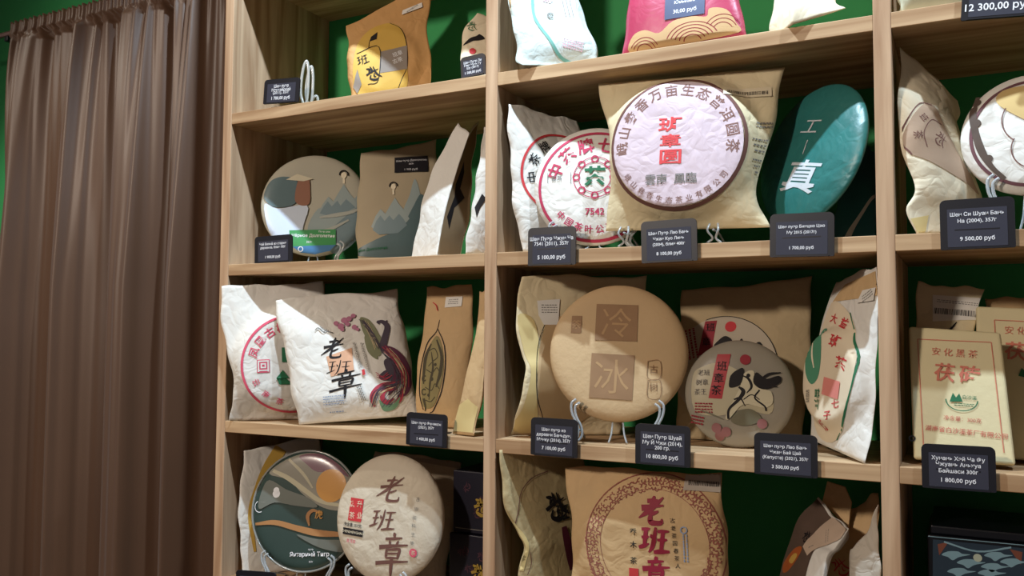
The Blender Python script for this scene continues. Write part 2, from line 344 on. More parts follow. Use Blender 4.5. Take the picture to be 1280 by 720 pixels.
class Cake(Surf):
    """round pressed tea cake: a puck with soft rim in a wrapper"""
    def __init__(s, name, label, px, py, Y, Rpx, m, T=0.013, yaw=None, tilt=12.0, view=None, cat='tea cake', group=None, seed=1, amp=0.0012, dome=0.004, n=6.0, ry=1.0, row=None, part='wrapper'):
        s.O = P(px, py, Y)
        if view is not None:
            al, dx, dy = view; al = math.radians(al); V = CAM-s.O; V /= np.linalg.norm(V); k = math.hypot(dx, dy)
            N = math.cos(al)*V + math.sin(al)*(RT*dx+UP*dy)/k; s.N = N/np.linalg.norm(N)
            e1 = np.cross(np.array([0, 0, 1.]), s.N); s.e1 = e1/np.linalg.norm(e1)
        else:
            ps, ph = math.radians(yaw), math.radians(tilt)
            s.N = np.array([math.sin(ps)*math.cos(ph), -math.cos(ps)*math.cos(ph), math.sin(ph)]); s.e1 = np.array([math.cos(ps), math.sin(ps), 0])
        s.e2 = np.cross(s.N, s.e1); s.T = T; s.R = Rpx*((s.O-CAM)@FW)/F_PX; s.n = n; s.dome = dome; s.seed = seed; s.amp = amp; s.ry = ry
        base = s.O.copy(); base[2] -= s.R*ry*abs(s.e2[2])
        s.setup(name, label, cat, base, group)
        V = []; Fc = []; nr, na = 26, 84
        rr = np.sin(np.linspace(0, 1, nr+1)[1:]*math.pi/2)*s.R; a = np.arange(na)*2*math.pi/na
        for sgn in (1, -1):
            k0 = len(V); X = np.concatenate([[0]]+[r*np.cos(a) for r in rr]); Yv = np.concatenate([[0]]+[r*np.sin(a)*ry for r in rr])
            if sgn > 0: pts = s.pt(np.c_[X, Yv], 0)
            else:
                r = np.hypot(X, Yv/ry)/s.R; h = -s.T*np.power(np.clip(1-r**n, 0, 1), .5)
                pts = s.O + np.outer(X, s.e1) + np.outer(Yv, s.e2) + np.outer(h, s.N)
            V += list(pts)
            for k in range(na):
                k2 = (k+1) % na; f = (k0, k0+1+k, k0+1+k2); Fc.append(f if sgn > 0 else f[::-1])
            for i in range(nr-1):
                for k in range(na):
                    k2 = (k+1) % na; f = (k0+1+i*na+k, k0+1+(i+1)*na+k, k0+1+(i+1)*na+k2, k0+1+i*na+k2); Fc.append(f if sgn > 0 else f[::-1])
        s.body = s.add(part, V, Fc, m)
    def pt(s, xy, eps):
        xy = np.asarray(xy, float); r = np.hypot(xy[:, 0], xy[:, 1]/s.ry)/s.R
        h = s.T*np.power(np.clip(1-np.minimum(r, 1)**s.n, 0, 1), .5) + s.dome*(1-np.minimum(r, 1)**2) + crinkle(xy[:, 0], xy[:, 1], s.seed, s.amp)*np.clip(1-r**8, 0, 1)
        return s.O + np.outer(xy[:, 0], s.e1) + np.outer(xy[:, 1], s.e2) + np.outer(h+eps, s.N)

class Bag(Surf):
    """paper pouch stretched between ribs (polylines from bottom to top, left to right)"""
    def __init__(s, name, label, ribs, m, T=0.02, Tb=0.012, cat='tea packet', group=None, seed=1, amp=0.0015, cake=None, us=None, top=0.12, bot=0.10, side=2.6, freq=1.0, nu=46, nv=52, part='pouch', sharp=False, wob=.0022):
        s.ribs = []
        for r in ribs:
            r = np.array(r, float)
            if len(r) > 2 and not sharp: r = catmull(r, 10)
            d = np.r_[0, np.cumsum(np.linalg.norm(np.diff(r, axis=0), axis=1))]; s.ribs.append((d/d[-1], r))
        s.us = np.linspace(0, 1, len(ribs)) if us is None else np.array(us, float)
        q = [s.rib(i, np.array([0, 1.])) for i in (0, len(ribs)-1)]
        e1 = (q[1][0]+q[1][1]-q[0][0]-q[0][1]); e1 /= np.linalg.norm(e1); up = q[0][1]+q[1][1]-q[0][0]-q[1][0]
        up = up-e1*(up@e1); s.H = np.linalg.norm(up)/2; s.e1 = e1; s.e2 = up/np.linalg.norm(up); s.N = np.cross(s.e1, s.e2); s.T = T; s.Tb = Tb
        s.O = s.bp(np.array([.5]), np.array([.5]))[0]; s.seed = seed; s.amp = amp; s.cakeP = None; s.top = top; s.bot = bot; s.side = side; s.freq = freq
        rk = np.random.RandomState(seed); s.wk = [rk.uniform(6, 11), rk.uniform(0, 6), rk.uniform(16, 26), rk.uniform(0, 6), rk.uniform(5, 9), rk.uniform(0, 6), rk.uniform(14, 22), rk.uniform(0, 6)]; s.wob = wob
        base = (q[0][0]+q[1][0])/2
        s.setup(name, label, cat, base, group)
        if cake is not None:
            c = s.loc(cake[0], cake[1]); s.cakeP = (c[0], c[1], cake[2]*s.mpp, cake[3])
        u, v = np.meshgrid(np.linspace(0, 1, nu), np.linspace(0, 1, nv)); uf, vf = u.ravel(), v.ravel()
        front = s.ptuv(uf, vf, 0.0); back = s.ptuv(uf, vf, 0.0, True); V = list(front)+list(back); Fc = []; K = nu*nv
        for j in range(nv-1):
            for i in range(nu-1):
                a = j*nu+i; f = (a, a+1, a+nu+1, a+nu); Fc.append(f); Fc.append(tuple(K+t for t in f[::-1]))
        rim = [i for i in range(nu)]+[j*nu+nu-1 for j in range(1, nv)]+[(nv-1)*nu+i for i in range(nu-2, -1, -1)]+[j*nu for j in range(nv-2, 0, -1)]
        for k in range(len(rim)):
            a, b = rim[k], rim[(k+1) % len(rim)]; Fc.append((a, K+a, K+b, b))
        s.body = s.add(part, V, Fc, m)
    def rib(s, i, v):
        d, r = s.ribs[i]; return np.stack([np.interp(v, d, r[:, k]) for k in range(3)], 1)
    def bp(s, u, v):
        p = s.bp0(u, v)
        if not getattr(s, 'wob', 0): return p
        k = s.wk; e = np.abs(2*u-1)**3; t = v**3
        dx = s.wob*e*(np.sin(k[0]*v+k[1])+.6*np.sin(k[2]*v+k[3]))*np.clip(v*8, 0, 1); dy = s.wob*t*(np.sin(k[4]*u+k[5])+.5*np.sin(k[6]*u+k[7]))
        return p + np.outer(dx, s.e1) + np.outer(dy, s.e2)
    def bp0(s, u, v):
        R = np.stack([s.rib(i, v) for i in range(len(s.ribs))], 0)      # ribs x n x 3
        k = np.clip(np.searchsorted(s.us, u, side='right')-1, 0, len(s.us)-2); t = ((u-s.us[k])/(s.us[k+1]-s.us[k]))[:, None]; n = np.arange(len(u))
        return R[k, n]*(1-t)+R[k+1, n]*t
    def ptuv(s, u, v, eps, back=False):
        p = s.bp(u, v); d = p-s.O; x, y = d@s.e1, d@s.e2
        env = np.clip(1-np.abs(2*u-1)**s.side, 0, 1)**.6 * np.clip(sstep(1.02, 1-s.top*3, v), 0, 1)**.7 * (np.clip(sstep(-.02, s.bot*2, v), 0, 1)**.6)
        T = s.Tb if back else s.T; h = T*env
        if s.cakeP is not None and not back:
            cx, cy, R, hc = s.cakeP; r = np.hypot(x-cx, y-cy)/R
            h = h*.55 + hc*sstep(1.12, .84, r)*np.clip(env*3, 0, 1)
        edge = np.clip(env*2.5, .12, 1)
        h = h + crinkle(x, y, s.seed, s.amp, s.freq)*edge
        if back: return p - np.outer(np.maximum(h, 0.0004), s.N)
        return p + np.outer(h+eps+.0004, s.N)
    def inv(s, xy):
        xy = np.asarray(xy, float); u = np.full(len(xy), .5); v = np.full(len(xy), .5)
        def f(u, v): d = s.bp(np.clip(u, 0, 1), np.clip(v, 0, 1))-s.O; return np.stack([d@s.e1, d@s.e2], 1)
        for it in range(14):
            e = 1e-3; u = np.clip(u, .001, .998); v = np.clip(v, .001, .998)
            b = f(u, v); fu = (f(u+e, v)-b)/e; fv = (f(u, v+e)-b)/e; r = xy-b
            det = fu[:, 0]*fv[:, 1]-fu[:, 1]*fv[:, 0]; det = np.where(np.abs(det) < 1e-7, 1e-7, det)
            du = (r[:, 0]*fv[:, 1]-r[:, 1]*fv[:, 0])/det; dv = (fu[:, 0]*r[:, 1]-fu[:, 1]*r[:, 0])/det
            u = u+np.clip(du, -.3, .3); v = v+np.clip(dv, -.3, .3)
        return np.clip(u, .004, .996), np.clip(v, .004, .996)
    def pt(s, xy, eps):
        u, v = s.inv(xy); return s.ptuv(u, v, eps)
    def decal_uv(s, name, m, pts, eps=None):
        s.layer += 1; V, T = s_poly(pts); V, T = tri_split(V, T, .03)
        return mesh_obj(name, s.ptuv(V[:, 0], V[:, 1], .0007+.00022*s.layer)-s.base, T, m, s.root)

class Flat(Surf):
    """flat plate given by its lower left corner and frame"""
    def __init__(s, O, e1, e2): s.O = O; s.e1 = e1; s.e2 = e2; s.N = np.cross(e1, e2); s.T = 0.0
    def pt(s, xy, eps): return s.O+np.outer(xy[:, 0], s.e1)+np.outer(xy[:, 1], s.e2)+np.outer(np.full(len(xy), eps), s.N)
def plate(O, e1, e2, outline, t0, t1):
    """prism over a 2d outline from N-offset t0 (back) to t1 (front)"""
    N = np.cross(e1, e2); n = len(outline); V = [O+e1*x+e2*y+N*t1 for x, y in outline]+[O+e1*x+e2*y+N*t0 for x, y in outline]
    Fc = [tuple(range(n)), tuple(range(2*n-1, n-1, -1))]+[(i, n+i, n+(i+1) % n, (i+1) % n) for i in range(n)]
    return V, Fc
def rrect(w, h, r, n=5, rb=None):
    rb = r if rb is None else rb; out = []
    for cx, cy, a, q in ((w/2-rb, -h/2+rb, -90, rb), (w/2-r, h/2-r, 0, r), (-w/2+r, h/2-r, 90, r), (-w/2+rb, -h/2+rb, 180, rb)):
        for i in range(n+1):
            t = math.radians(a+90*i/n); out.append((cx+q*math.cos(t), cy+q*math.sin(t)))
    return out

def tag(label, TL, TR, BR, BL, Y, lines, price, hang=True, row=None, h=5.2, lean=0.0):
    c = [P(*BL, Y), P(*BR, Y), P(*TR, Y+lean), P(*TL, Y+lean)]
    e1 = c[1]-c[0]+c[2]-c[3]; wd = np.linalg.norm(e1)/2; e1 /= np.linalg.norm(e1); e2 = c[3]-c[0]+c[2]-c[1]; e2 -= e1*(e2@e1); hh = np.linalg.norm(e2)/2; e2 /= np.linalg.norm(e2)
    f = Flat(sum(c)/4, e1, e2); base = (c[0]+c[1])/2
    f.setup('price_tag', label, 'price tag', base, 'price tags along the shelf edges')
    f.add('holder', *plate(f.O, e1, e2, rrect(wd, hh, .007, 5, .002), -.0015, .0015), BLACKP, False)
    f.add('lip', *plate(f.O-e2*(hh/2-.0012), e1, e2, rrect(wd*.84, .0022, .0008), .0014, .0032), BLACKP, False)
    N = f.N; zt = ZT[row] if row else None
    if hang and row:          # foot of the holder that lies on the shelf board
        a = f.O+e1*(-wd*.3); z = zt+.0006; xs = sorted((a[0], a[0]+wd*.6))
        V, Fc = box_vf((xs[0], Y-.002, z), (xs[1], .035, z+.0016)); f.add('foot', V, Fc, BLACKP, False)
    elif row:
        a = f.O+e1*(-wd*.3); z = zt+.0006; xs = sorted((a[0], a[0]+wd*.6)); V, Fc = box_vf((xs[0], Y, z), (xs[1], Y+.03, z+.0016)); f.add('foot', V, Fc, BLACKP, False)
    card = f.add('card', *plate(f.O-e2*hh*.07, e1, e2, rrect(wd*.8, hh*.76, .001), .0014, .0019), SLATE, False)
    k = wd*.8/ max(glyphs(max(lines, key=len), .012)[0][:, 0].ptp() if hasattr(np.ndarray, 'ptp') else np.ptp(glyphs(max(lines, key=len), .012)[0][:, 0]), 1e-6)*.9
    k = min(k, hh*.17); S = []; y = hh*.19
    for ln in lines:
        S.append(s_xf(glyphs(ln, .012), 0, y, k)); y -= hh*.135
    S.append(s_xf(glyphs(price, .016), 0, -hh*.30, k*1.08))
    f.decal('printed_lettering', WHITEINK, *S, eps=.0022, maxe=1.0)
    return f

def stand(label, disc, row, spread=.55, legs=True):
    """clear plastic easel under a cake: two S-shaped side arms, rear struts and a pair of centre legs"""
    zt = ZT[row]; nh = np.array([disc.N[0], disc.N[1], 0]); nh /= np.linalg.norm(nh); e = disc.e1
    bot = disc.O-disc.e2*disc.R*disc.ry; R = disc.R; w = R*spread
    root = thing('cake_stand', label, 'display stand', (bot[0], bot[1], zt), 'clear plastic cake stands')
    org = np.array([bot[0], bot[1], zt]); d0 = disc.T+.006
    for sg in (-1, 1):
        rise = R-math.sqrt(max(R*R-w*w, 0)); hb = max(bot[2]-zt+rise, .012)
        for off in (0, .010):
            o = org+e*(sg*(w-off*.6)); hh = hb+.016-off*.5
            pts = [(.000, hh), (.007, hh*.9), (.006, hh*.68), (-.002, hh*.42), (-.003, hh*.2), (.004+off*.2, .0018)]
            V, Fc = tube_vf([o+e*(sg*x)+nh*d0+np.array([0, 0, z]) for x, z in pts], .0021, 6)
            mesh_obj('arm', np.array(V)-org, Fc, GLASS, root)
        o = org+e*(sg*w*.9)
        V, Fc = tube_vf([o+nh*d0+np.array([0, 0, hb*.42]), o-nh*.012+np.array([0, 0, hb*.3]), o-nh*.05+np.array([0, 0, .002])], .0021, 6); mesh_obj('strut', np.array(V)-org, Fc, GLASS, root)
    for sg in (-1, 1):
        o = org+e*(sg*.008); hb = max(bot[2]-zt, .008)
        V, Fc = tube_vf([o+nh*.002+np.array([0, 0, hb]), o+nh*.004+e*sg*.002+np.array([0, 0, hb*.45]), o+e*sg*.006+nh*.006+np.array([0, 0, .0018])], .0015, 6); mesh_obj('leg', np.array(V)-org, Fc, GLASS, root)
    return root

# ------------------------------------------------------------------ the setting
def struct(o, label=None):
    o['kind'] = 'structure'
    if label: o['label'] = label
    return o
WALLG = mat('green_wall_paint', '#3a9a5a', 0.75, 0.06, 3.0, 0.08, 200)
FLOORM = mat('floor_laminate', '#8a6a4c', 0.5, 0.15, 6.0)
CEILM = mat('ceiling_paint', '#e4dfd6', 0.9, 0.03, 3.0)
struct(box('wall_back', (-3.2, DEPTH+.001, 0), (4.2, DEPTH+.11, 3.10), WALLG), 'green painted wall behind the shelves and the curtain')
struct(box('floor', (-3.2, -4.0, -.05), (4.2, DEPTH, 0), FLOORM), 'brown floor of the shop')
struct(box('ceiling', (-3.2, -4.0, 3.10), (4.2, DEPTH+.11, 3.17), CEILM), 'pale ceiling of the shop')

su = thing('shelf_unit', 'pine wood shelf unit of square compartments against the green wall', 'shelf unit', (0, 0, 0))
for x in (0, XA, XB, XC):
    box('upright', (x, 0, 0), (x+PT, DEPTH, ZT[0]+.32), WOOD_Z, su, .0012, (x, 0, 1.2))
for k in range(-1, 8):
    z = Z0+0.9005-.3004*k if k not in (0, 1, 2, 3, 4) else ZB[k]
    if z < .04: continue
    for i, (x0, x1) in enumerate(((PT, XA), (XA+PT, XB), (XB+PT, XC))):
        box('shelf', (x0, 0.0005, z), (x1, DEPTH, z+TS), WOOD_X, su, .0010, (x0, 0, z))

# curtain on its rod
def curtain():
    Yc = .17
    xl = P(20, 40, Yc)[0]; xr = -.03; zt = P(20, 40, Yc)[2]
    nx, nz = 420, 64; V = []; Fc = []; r = random.Random(3)
    zz = np.r_[np.linspace(0.02, zt-.14, 36), np.linspace(zt-.13, zt+.020, nz-36)]
    t = np.linspace(0, 1, nx)
    ph = [r.uniform(0, 6.28) for _ in range(10)]
    def fold(q): return np.sign(np.sin(q))*np.abs(np.sin(q))**.7
    for z in zz:
        k = np.clip((zt-z)/.7, 0, 1)**.8; g = np.clip((z-(zt-.03))/.03, 0, 1)
        tt = t+.016*np.sin(7*t+ph[0])+.006*np.sin(19*t+ph[6])+.012*k*np.sin(4*t+ph[7])
        big = .040*fold(2*math.pi*4.6*tt+2.4)*(.25+.75*k) + .012*np.sin(2*math.pi*10.7*tt+ph[1]+1.1*k)*(.9-.35*k)
        sm = .0055*np.sin(2*math.pi*24*tt+ph[2])*(1-.85*k)+.003*np.sin(2*math.pi*43*tt+ph[3])*(1-k)**2+.0012*np.sin(2*math.pi*31*tt+3*k)
        y = Yc+big*(1-.8*g)+sm
        drift = -.055*np.sin(k*1.5)*(1-t)**1.5
        bul = -.010*np.sin(k*6)*(1-t)**4
        x = xl+(xr-xl)*t+drift+bul+.012*k*np.sin(2*math.pi*4.6*tt+.8)
        if z > zt-.014: y = Yc-.0135+.0034*np.sin(2*math.pi*47*t+ph[4])+.0022*np.sin(2*math.pi*71*t)
        elif z > zt-.03: y = y*.6+(Yc-.014)*.4
        zr = z+(.0022*np.sin(2*math.pi*47*t+ph[5]) if z > zt+.015 else 0*t)
        V += list(zip(x, y, zr))
    for j in range(nz-1):
        for i in range(nx-1): Fc.append((j*nx+i, j*nx+i+1, (j+1)*nx+i+1, (j+1)*nx+i))
    m = mat('brown_satin', '#523826', 0.46, 0.12, 4.0, 0.03, 300, spec=0.5, sheen=0.15)
    root = thing('curtain', 'brown satin curtain gathered on a rod beside the shelf unit', 'curtain', ((xl+xr)/2, Yc, 0.02))
    o = mesh_obj('drape', np.array(V)-np.array([(xl+xr)/2, Yc, 0.02]), Fc, m, root)
    md = o.modifiers.new('thickness', 'SOLIDIFY'); md.thickness = .0015
    rt = thing('curtain_rod', 'thin copper-coloured curtain rod on the green wall', 'curtain rod', (xl-.25, Yc, zt))
    V, Fc = tube_vf([(xl-.6, Yc, zt), (-.02, Yc, zt)], .007, 14); mesh_obj('rod', np.array(V)-np.array([xl-.25, Yc, zt]), Fc, METAL, rt)
    V, Fc = box_vf((xl-.045, Yc-.004, zt-.020), (xl-.030, DEPTH+.001, zt-.006), .002); mesh_obj('bracket', np.array(V)-np.array([xl-.25, Yc, zt]), Fc, BLACKP, rt)
curtain()

# ================================================================== COLUMN NEXT TO THE CURTAIN
# --- top compartment
tag('black price tag at the shelf end beside the nested clear stands', (331, 100), (375, 97), (374, 127), (330, 131), .006, ['Шен пуэр', 'Мэнхайский', '(2011), 357г'], '1 700,00 руб', hang=False, row=1)
def nested_stands():
    b = B(385, .05, 1); root = thing('nested_cake_stand', 'silvery clear cake stands nested together, seen edge-on beside a price tag', 'display stand', b)
    e = RT.copy(); e[2] = 0; e /= np.linalg.norm(e); m = mat('glossy_clear_plastic', '#c9c6bd', 0.12, 0.05, spec=0.7, trans=0.35)
    k = (b-CAM)@FW/F_PX
    for i, (x, h, wd) in enumerate(((-4, 62, 5.5), (1.5, 56, 5.0), (7.5, 19, 5.0))):
        pts = [(x, 2), (x-wd, h*.35), (x-wd*.6, h*.8), (x+wd*.25, h), (x+wd*.7, h*.75), (x+wd*.55, h*.3), (x+.5, 2)]
        nrm = np.array([-e[1], e[0], 0])
        V, Fc = tube_vf([b+e*(p*k)+np.array([0, 0, q*k])+nrm*(.004*i) for p, q in pts], .0028, 8)
        mesh_obj('loop', np.array(V)-b, Fc, m, root)
    V, Fc = box_vf(b+np.array([-.012, -.004, .0005]), b+np.array([.014, .05, .004]), .001); mesh_obj('base', np.array(V)-b, Fc, m, root)
nested_stands()
s = Bag('tea_packet', 'orange kraft packet with yellow round print and grey block, top compartment', [[B(439, .075, 1), P(434, 85, .08), P(437, 60, .09), P(432, 33, .10)], [B(531, .15, 1), P(539, 80, .155), P(535, 45, .16), P(541, -24, .19)]], KRAFT_O, T=.008, amp=.0022, seed=11, cake=(478, 74, 46, .004))
s.decal('printed_disc', YELLOWINK, s.blob([(450, 118), (441, 95), (446, 58), (462, 36), (484, 28), (500, 34), (508, 52), (509, 80), (504, 110)]))
s.decal('printed_outline', BLACKINK, s.line([(487, 28), (501, 36), (508, 55), (509, 82), (502, 98), (496, 112)], .8))
s.decal('printed_block', mat('grey_print', '#8b8077', .7), s.poly([(476, 66), (509, 58), (509, 86), (474, 92)]))
s.decal('printed_lettering', WHITEINK, s.text('班章', 497, 68, 6.5, 5), s.text('古茶', 497, 76, 6.5, 5))
s.decal('brush_lettering', BLACKINK, s.brush('ban', 454, 76, 13), s.brush('ink', 467, 92, 18, bold=1.2), s.line([(446, 68), (474, 60), (473, 100), (460, 106)], .9), s.poly([(464, 47), (472, 41), (471, 50), (462, 53)]), s.line([(462, 53), (461, 62)], .6))
s.decal('printed_corner', mat('grey_print', '#8b8077', .7), s.poly([(441, 108), (447, 88), (452, 106), (446, 116)]))
s.decal('sticker', LABELW, s.poly([(502, 17), (503, 11), (527, 1), (528, 7)])); s.decal('barcode', GREYINK, s.bars(515, 9, 18, 2.6, 16, 22))
s = Bag('tea_packet', 'pale packet with black bird print half hidden behind the wooden upright', [[B(579, .10, 1), P(575, 62, .11), P(582, 35, .12), P(598, 16, .13)], [(.585, .17, ZT[1]+.0024), (.586, .18, ZT[1]+.05), (.586, .19, ZT[1]+.10), (.585, .20, ZT[1]+.125)]], CREAM, T=.014, seed=12, side=3)
s.decal('printed_bird', BLACKINK, s.blob([(580, 53), (588, 46), (596, 44), (600, 42), (606, 48), (599, 50), (592, 50), (586, 52)]))
s.decal('printed_spot', REDINK, s.disc(591, 63, 4)); s.decal('printed_lettering', GREENINK, s.brush('ink', 591, 30, 13, bold=.7))
tag('black price tag standing before the bird-print packet by the upright', (578, 74), (607, 64), (607, 94), (575, 98), .012, ['Шен Пуэр Ли', 'Мин Чунь Гу', 'Шу (2017)'], '1 500,00 руб', hang=False, row=1)

# --- second compartment
tag('black price tag in front of the round scenic tin', (319, 296), (365, 293), (366, 326), (319, 330), .004, ['Чай Белый из старых', 'деревьев, блин 100г'], '1 900,00 руб', hang=False, row=2)
PRINTBG = mat('misty_print', '#b3ae9c', 0.4, 0.12, 9, spec=.5); MOUNT = mat('blue_mountain_print', '#778a90', 0.42, 0.15, 12, spec=.5); MOUNT2 = mat('dark_teal_mountain_print', '#566c70', 0.42, 0.15, 12, spec=.5); MOUNT3 = mat('pale_mountain_print', '#96a3a2', 0.42, 0.12, 12, spec=.5)
s = Cake('round_tin', 'round scenic tin with mountains and a straw-hatted figure on a clear stand', 394, 257, .12, 66, PRINTBG, T=.012, yaw=34, tilt=10, n=14, dome=.002, amp=.0002, seed=21, cat='tin', part='body')
tin = s
s.decal('printed_mountain', MOUNT, s.blob([(458, 240), (449, 250), (430, 272), (414, 285), (392, 290), (402, 305), (420, 316), (444, 300), (456, 275), (460, 255)]))
s.decal('printed_mountain', MOUNT3, s.blob([(455, 236), (440, 252), (418, 262), (398, 262), (385, 288), (410, 288), (436, 268), (457, 250)]))
s.decal('printed_far_peak', MOUNT3, s.poly([(398, 268), (404, 256), (411, 247), (417, 253), (424, 241), (430, 231), (436, 241), (441, 247), (448, 256), (440, 264), (420, 272)]))
s.decal('printed_peak', MOUNT, s.poly([(400, 268), (405, 259), (410, 253), (415, 259), (422, 252), (426, 258), (433, 250), (439, 255), (444, 260), (434, 266), (416, 272)]))
s.decal('printed_face_small', CREAM, s.disc(430, 220, 4.2, .8), s.rect(430, 227, 2.6, 7)); s.decal('printed_hair', BLACKINK, s.ring(430, 219, 4.2, 6, -15, 195))
s.decal('printed_mist', mat('mist_print', '#a9aca3', .42, .1, 12, spec=.5), s.line([(400, 273), (420, 270), (440, 266), (456, 258)], [2, 5, 4, 2]), s.line([(392, 292), (414, 287), (436, 276)], [2, 4, 2]))
s.decal('printed_cloak', MOUNT2, s.blob([(340, 226), (356, 222), (372, 228), (370, 255), (345, 260), (331, 250), (332, 238)]))
s.decal('printed_lit_robe', mat('lit_robe_print', '#c9d3e2', .4, .06, 12, spec=.5), s.blob([(331, 256), (348, 262), (384, 258), (380, 282), (372, 306), (352, 306), (336, 288)]))  # robe print, with the cool light on the tin's lower left painted in
s.decal('printed_face', mat('russet_print', '#8f6450', .5), s.blob([(374, 226), (386, 224), (388, 240), (387, 256), (376, 258), (369, 250)]))
s.decal('printed_hat', mat('straw_print', '#cfc6ac', .5), s.poly([(358, 226), (372, 219), (392, 225), (380, 228)]))
s.decal('green_card', mat('green_card', '#3f8f52', .45, .05, spec=.5), s.poly([(362, 289), (420, 288), (420, 307), (364, 309)]))
s.decal('printed_lettering', WHITEINK, s.text('Чёрное Долголетие', 392, 296, 5.4, 0, .015), s.text('Пуэр шен', 406, 291, 3, 0, .01), s.text('357г', 387, 303.5, 3.6, 0, .01))
s.decal('blue_band', mat('blue_band', '#4a78a4', .45), s.poly([(366, 309), (420, 307), (412, 314), (394, 318), (376, 316)])); s.decal('white_loop', WHITEINK, s.ring(376, 312, 2.2, 3.2))
stand('clear plastic stand under the round scenic tin', s, 2, .5)
s = Bag('stand_up_pouch', 'kraft stand-up pouch with mountain print behind the scenic tin', [[B(448, .13, 2), P(446, 250, .15), P(452, 192, .17)], [B(533, .20, 2), P(543, 250, .22), P(546, 176, .24)]], mat('kraft_matte', '#a89a80', .65, .08, 20), T=.014, Tb=.008, seed=22, amp=.0006, cat='pouch')
s.decal('printed_mountain', MOUNT3, s.blob([(512, 245), (519, 224), (526, 250), (522, 285), (500, 290), (505, 262)])); s.decal('printed_mountain', MOUNT2, s.blob([(526, 243), (534, 258), (534, 316), (440, 318), (470, 300), (500, 286), (515, 262)]))
s.decal('printed_far_peak', MOUNT3, s.poly([(464, 284), (470, 270), (476, 262), (482, 268), (489, 256), (494, 248), (499, 256), (506, 264), (512, 274), (500, 288), (474, 290)]))
s.decal('printed_peak', MOUNT, s.poly([(466, 288), (471, 276), (476, 270), (481, 277), (487, 270), (492, 276), (499, 268), (505, 275), (509, 282), (498, 292), (474, 294)]))
s.decal('printed_face_small', CREAM, s.disc(492, 234, 3.8, .8), s.rect(492, 241, 2.4, 7)); s.decal('printed_hair', BLACKINK, s.ring(492, 233, 3.8, 5.4, -15, 195))
s.decal('sticker', BLACKP, s.rect(514, 205, 42, 22, -2)); s.decal('sticker_lettering', WHITEINK, s.text('Шен пуэр Долголетие', 514, 200, 3.6, -2), s.text('357г', 514, 204.5, 3.2, -2), s.text('1 900 руб', 514, 212, 4, -2))
s.decal('printed_lettering', GREENINK, s.text('Чёрное Долголетие', 462, 312, 4.6, 0, .01))
s = Bag('tea_packet', 'white paper packet leaning to the upright, its dark printed face turned aside', [[B(514, .07, 2), P(527, 255, .075), P(550, 195, .085), P(571, 153, .10)], [B(545, .035, 2), P(556, 262, .05), P(572, 210, .07), P(587, 167, .09)], [B(575, .085, 2), P(588, 255, .10), P(592, 200, .12), P(597, 150, .15)]], WHITE, T=.004, Tb=.012, seed=23, us=[0, .55, 1], amp=.0016)
s.decal_uv('printed_face', mat('brown_face_paper', '#8a7458', .75), [(.57, .02), (.985, .02), (.985, .98), (.57, .93)])
s.decal_uv('printed_scribble', BLACKINK, [(.64, .55), (.72, .72), (.8, .62), (.76, .5), (.88, .42), (.72, .36), (.7, .2), (.62, .3), (.68, .45)])
s = Bag('tea_packet', 'narrow white packet squeezed beside the upright in the tin compartment', [[B(582, .02, 2), P(588, 265, .03), P(598, 215, .04), P(603, 158, .05)], [(.580, .07, ZT[2]+.0024), (.587, .06, ZT[2]+.08), (.588, .06, ZT[2]+.16), (.589, .07, ZT[2]+.235)]], WHITE, T=.006, Tb=.01, seed=24)
s.decal_uv('printed_scribble', BLACKINK, [(.1, .36), (.3, .46), (.5, .42), (.3, .35), (.2, .28)])

# --- third compartment
s = Bag('tea_packet', 'white packet with pink ring print at the curtain end', [[B(286, -.004, 3), P(291, 487, -.012), P(284, 435, -.016), P(277, 392, -.018), P(277, 359, -.016)], [B(392, .10, 3), P(408, 430, .10), P(404, 352, .10)]], WHITE, T=.020, seed=31, cake=(362, 453, 66, .018))
s.decal('printed_ring', PINKINK, s.ring(366, 455, 58.5, 61.5)); s.decal('printed_seal', PINKINK, s.rect(330, 457, 15, 16)); s.decal('printed_lettering', PINKINK, s.arc('凤凰古树', 366, 455, 48, 160, 105, 13, .01), s.arc('云南茶', 366, 455, 48, 205, 250, 9, .01, True))
s.decal('printed_seal_marks', WHITE, s.text('回', 330, 457, 15, 0, .02)); s.decal('printed_tree', GREENINK, s.poly([(346, 472), (354, 462), (362, 472), (358, 472), (366, 480), (350, 480)]), s.rect(356, 443, 6, 18))
s = Bag('tea_packet', 'white packet with black brush characters and a colourful phoenix', [[B(374, .006, 3), P(362, 470, .004), P(352, 420, .006), P(344, 374, .01)], [P(525, 519, .115), P(514, 455, .12), P(505, 410, .125), P(496, 362, .14)]], WHITE, T=.024, Tb=.012, seed=32, amp=.0016, side=3.2)
s.decal('red_seal', mat('faded_red_print', '#d0a080', .7, .2, 90), s.poly([(408, 446), (440, 435), (443, 464), (414, 471)]))
s.decal('brush_lettering', BLACKINK, s.brush('lao', 417, 436, 27, -4, 1.0, 1.0, .15), s.brush('ban', 425, 460, 19, -4, .7, 1.4, .1), s.brush('zhang', 432, 477, 26, 4, 1.0, 1.3, .15))
s.decal('phoenix_wing', OLIVEINK, s.blob([(450, 396), (462, 400), (474, 418), (480, 432), (474, 446), (464, 438), (458, 424), (452, 410)]), s.blob([(456, 420), (470, 436), (472, 450), (460, 440)]))
s.decal('phoenix_neck', mat('slate_ink', '#4d4450', .7, .2, 70), s.line([(471, 402), (478, 402), (484, 408), (482, 420), (479, 432), (480, 440)], [3, 5, 7, 8, 9, 6]), s.line([(471, 402), (474, 405)], 2), s.line([(480, 404), (484, 400)], 2), s.blob([(474, 470), (486, 462), (490, 474), (478, 476)]), s.blob([(480, 452), (492, 448), (500, 465), (494, 485), (486, 470)]))
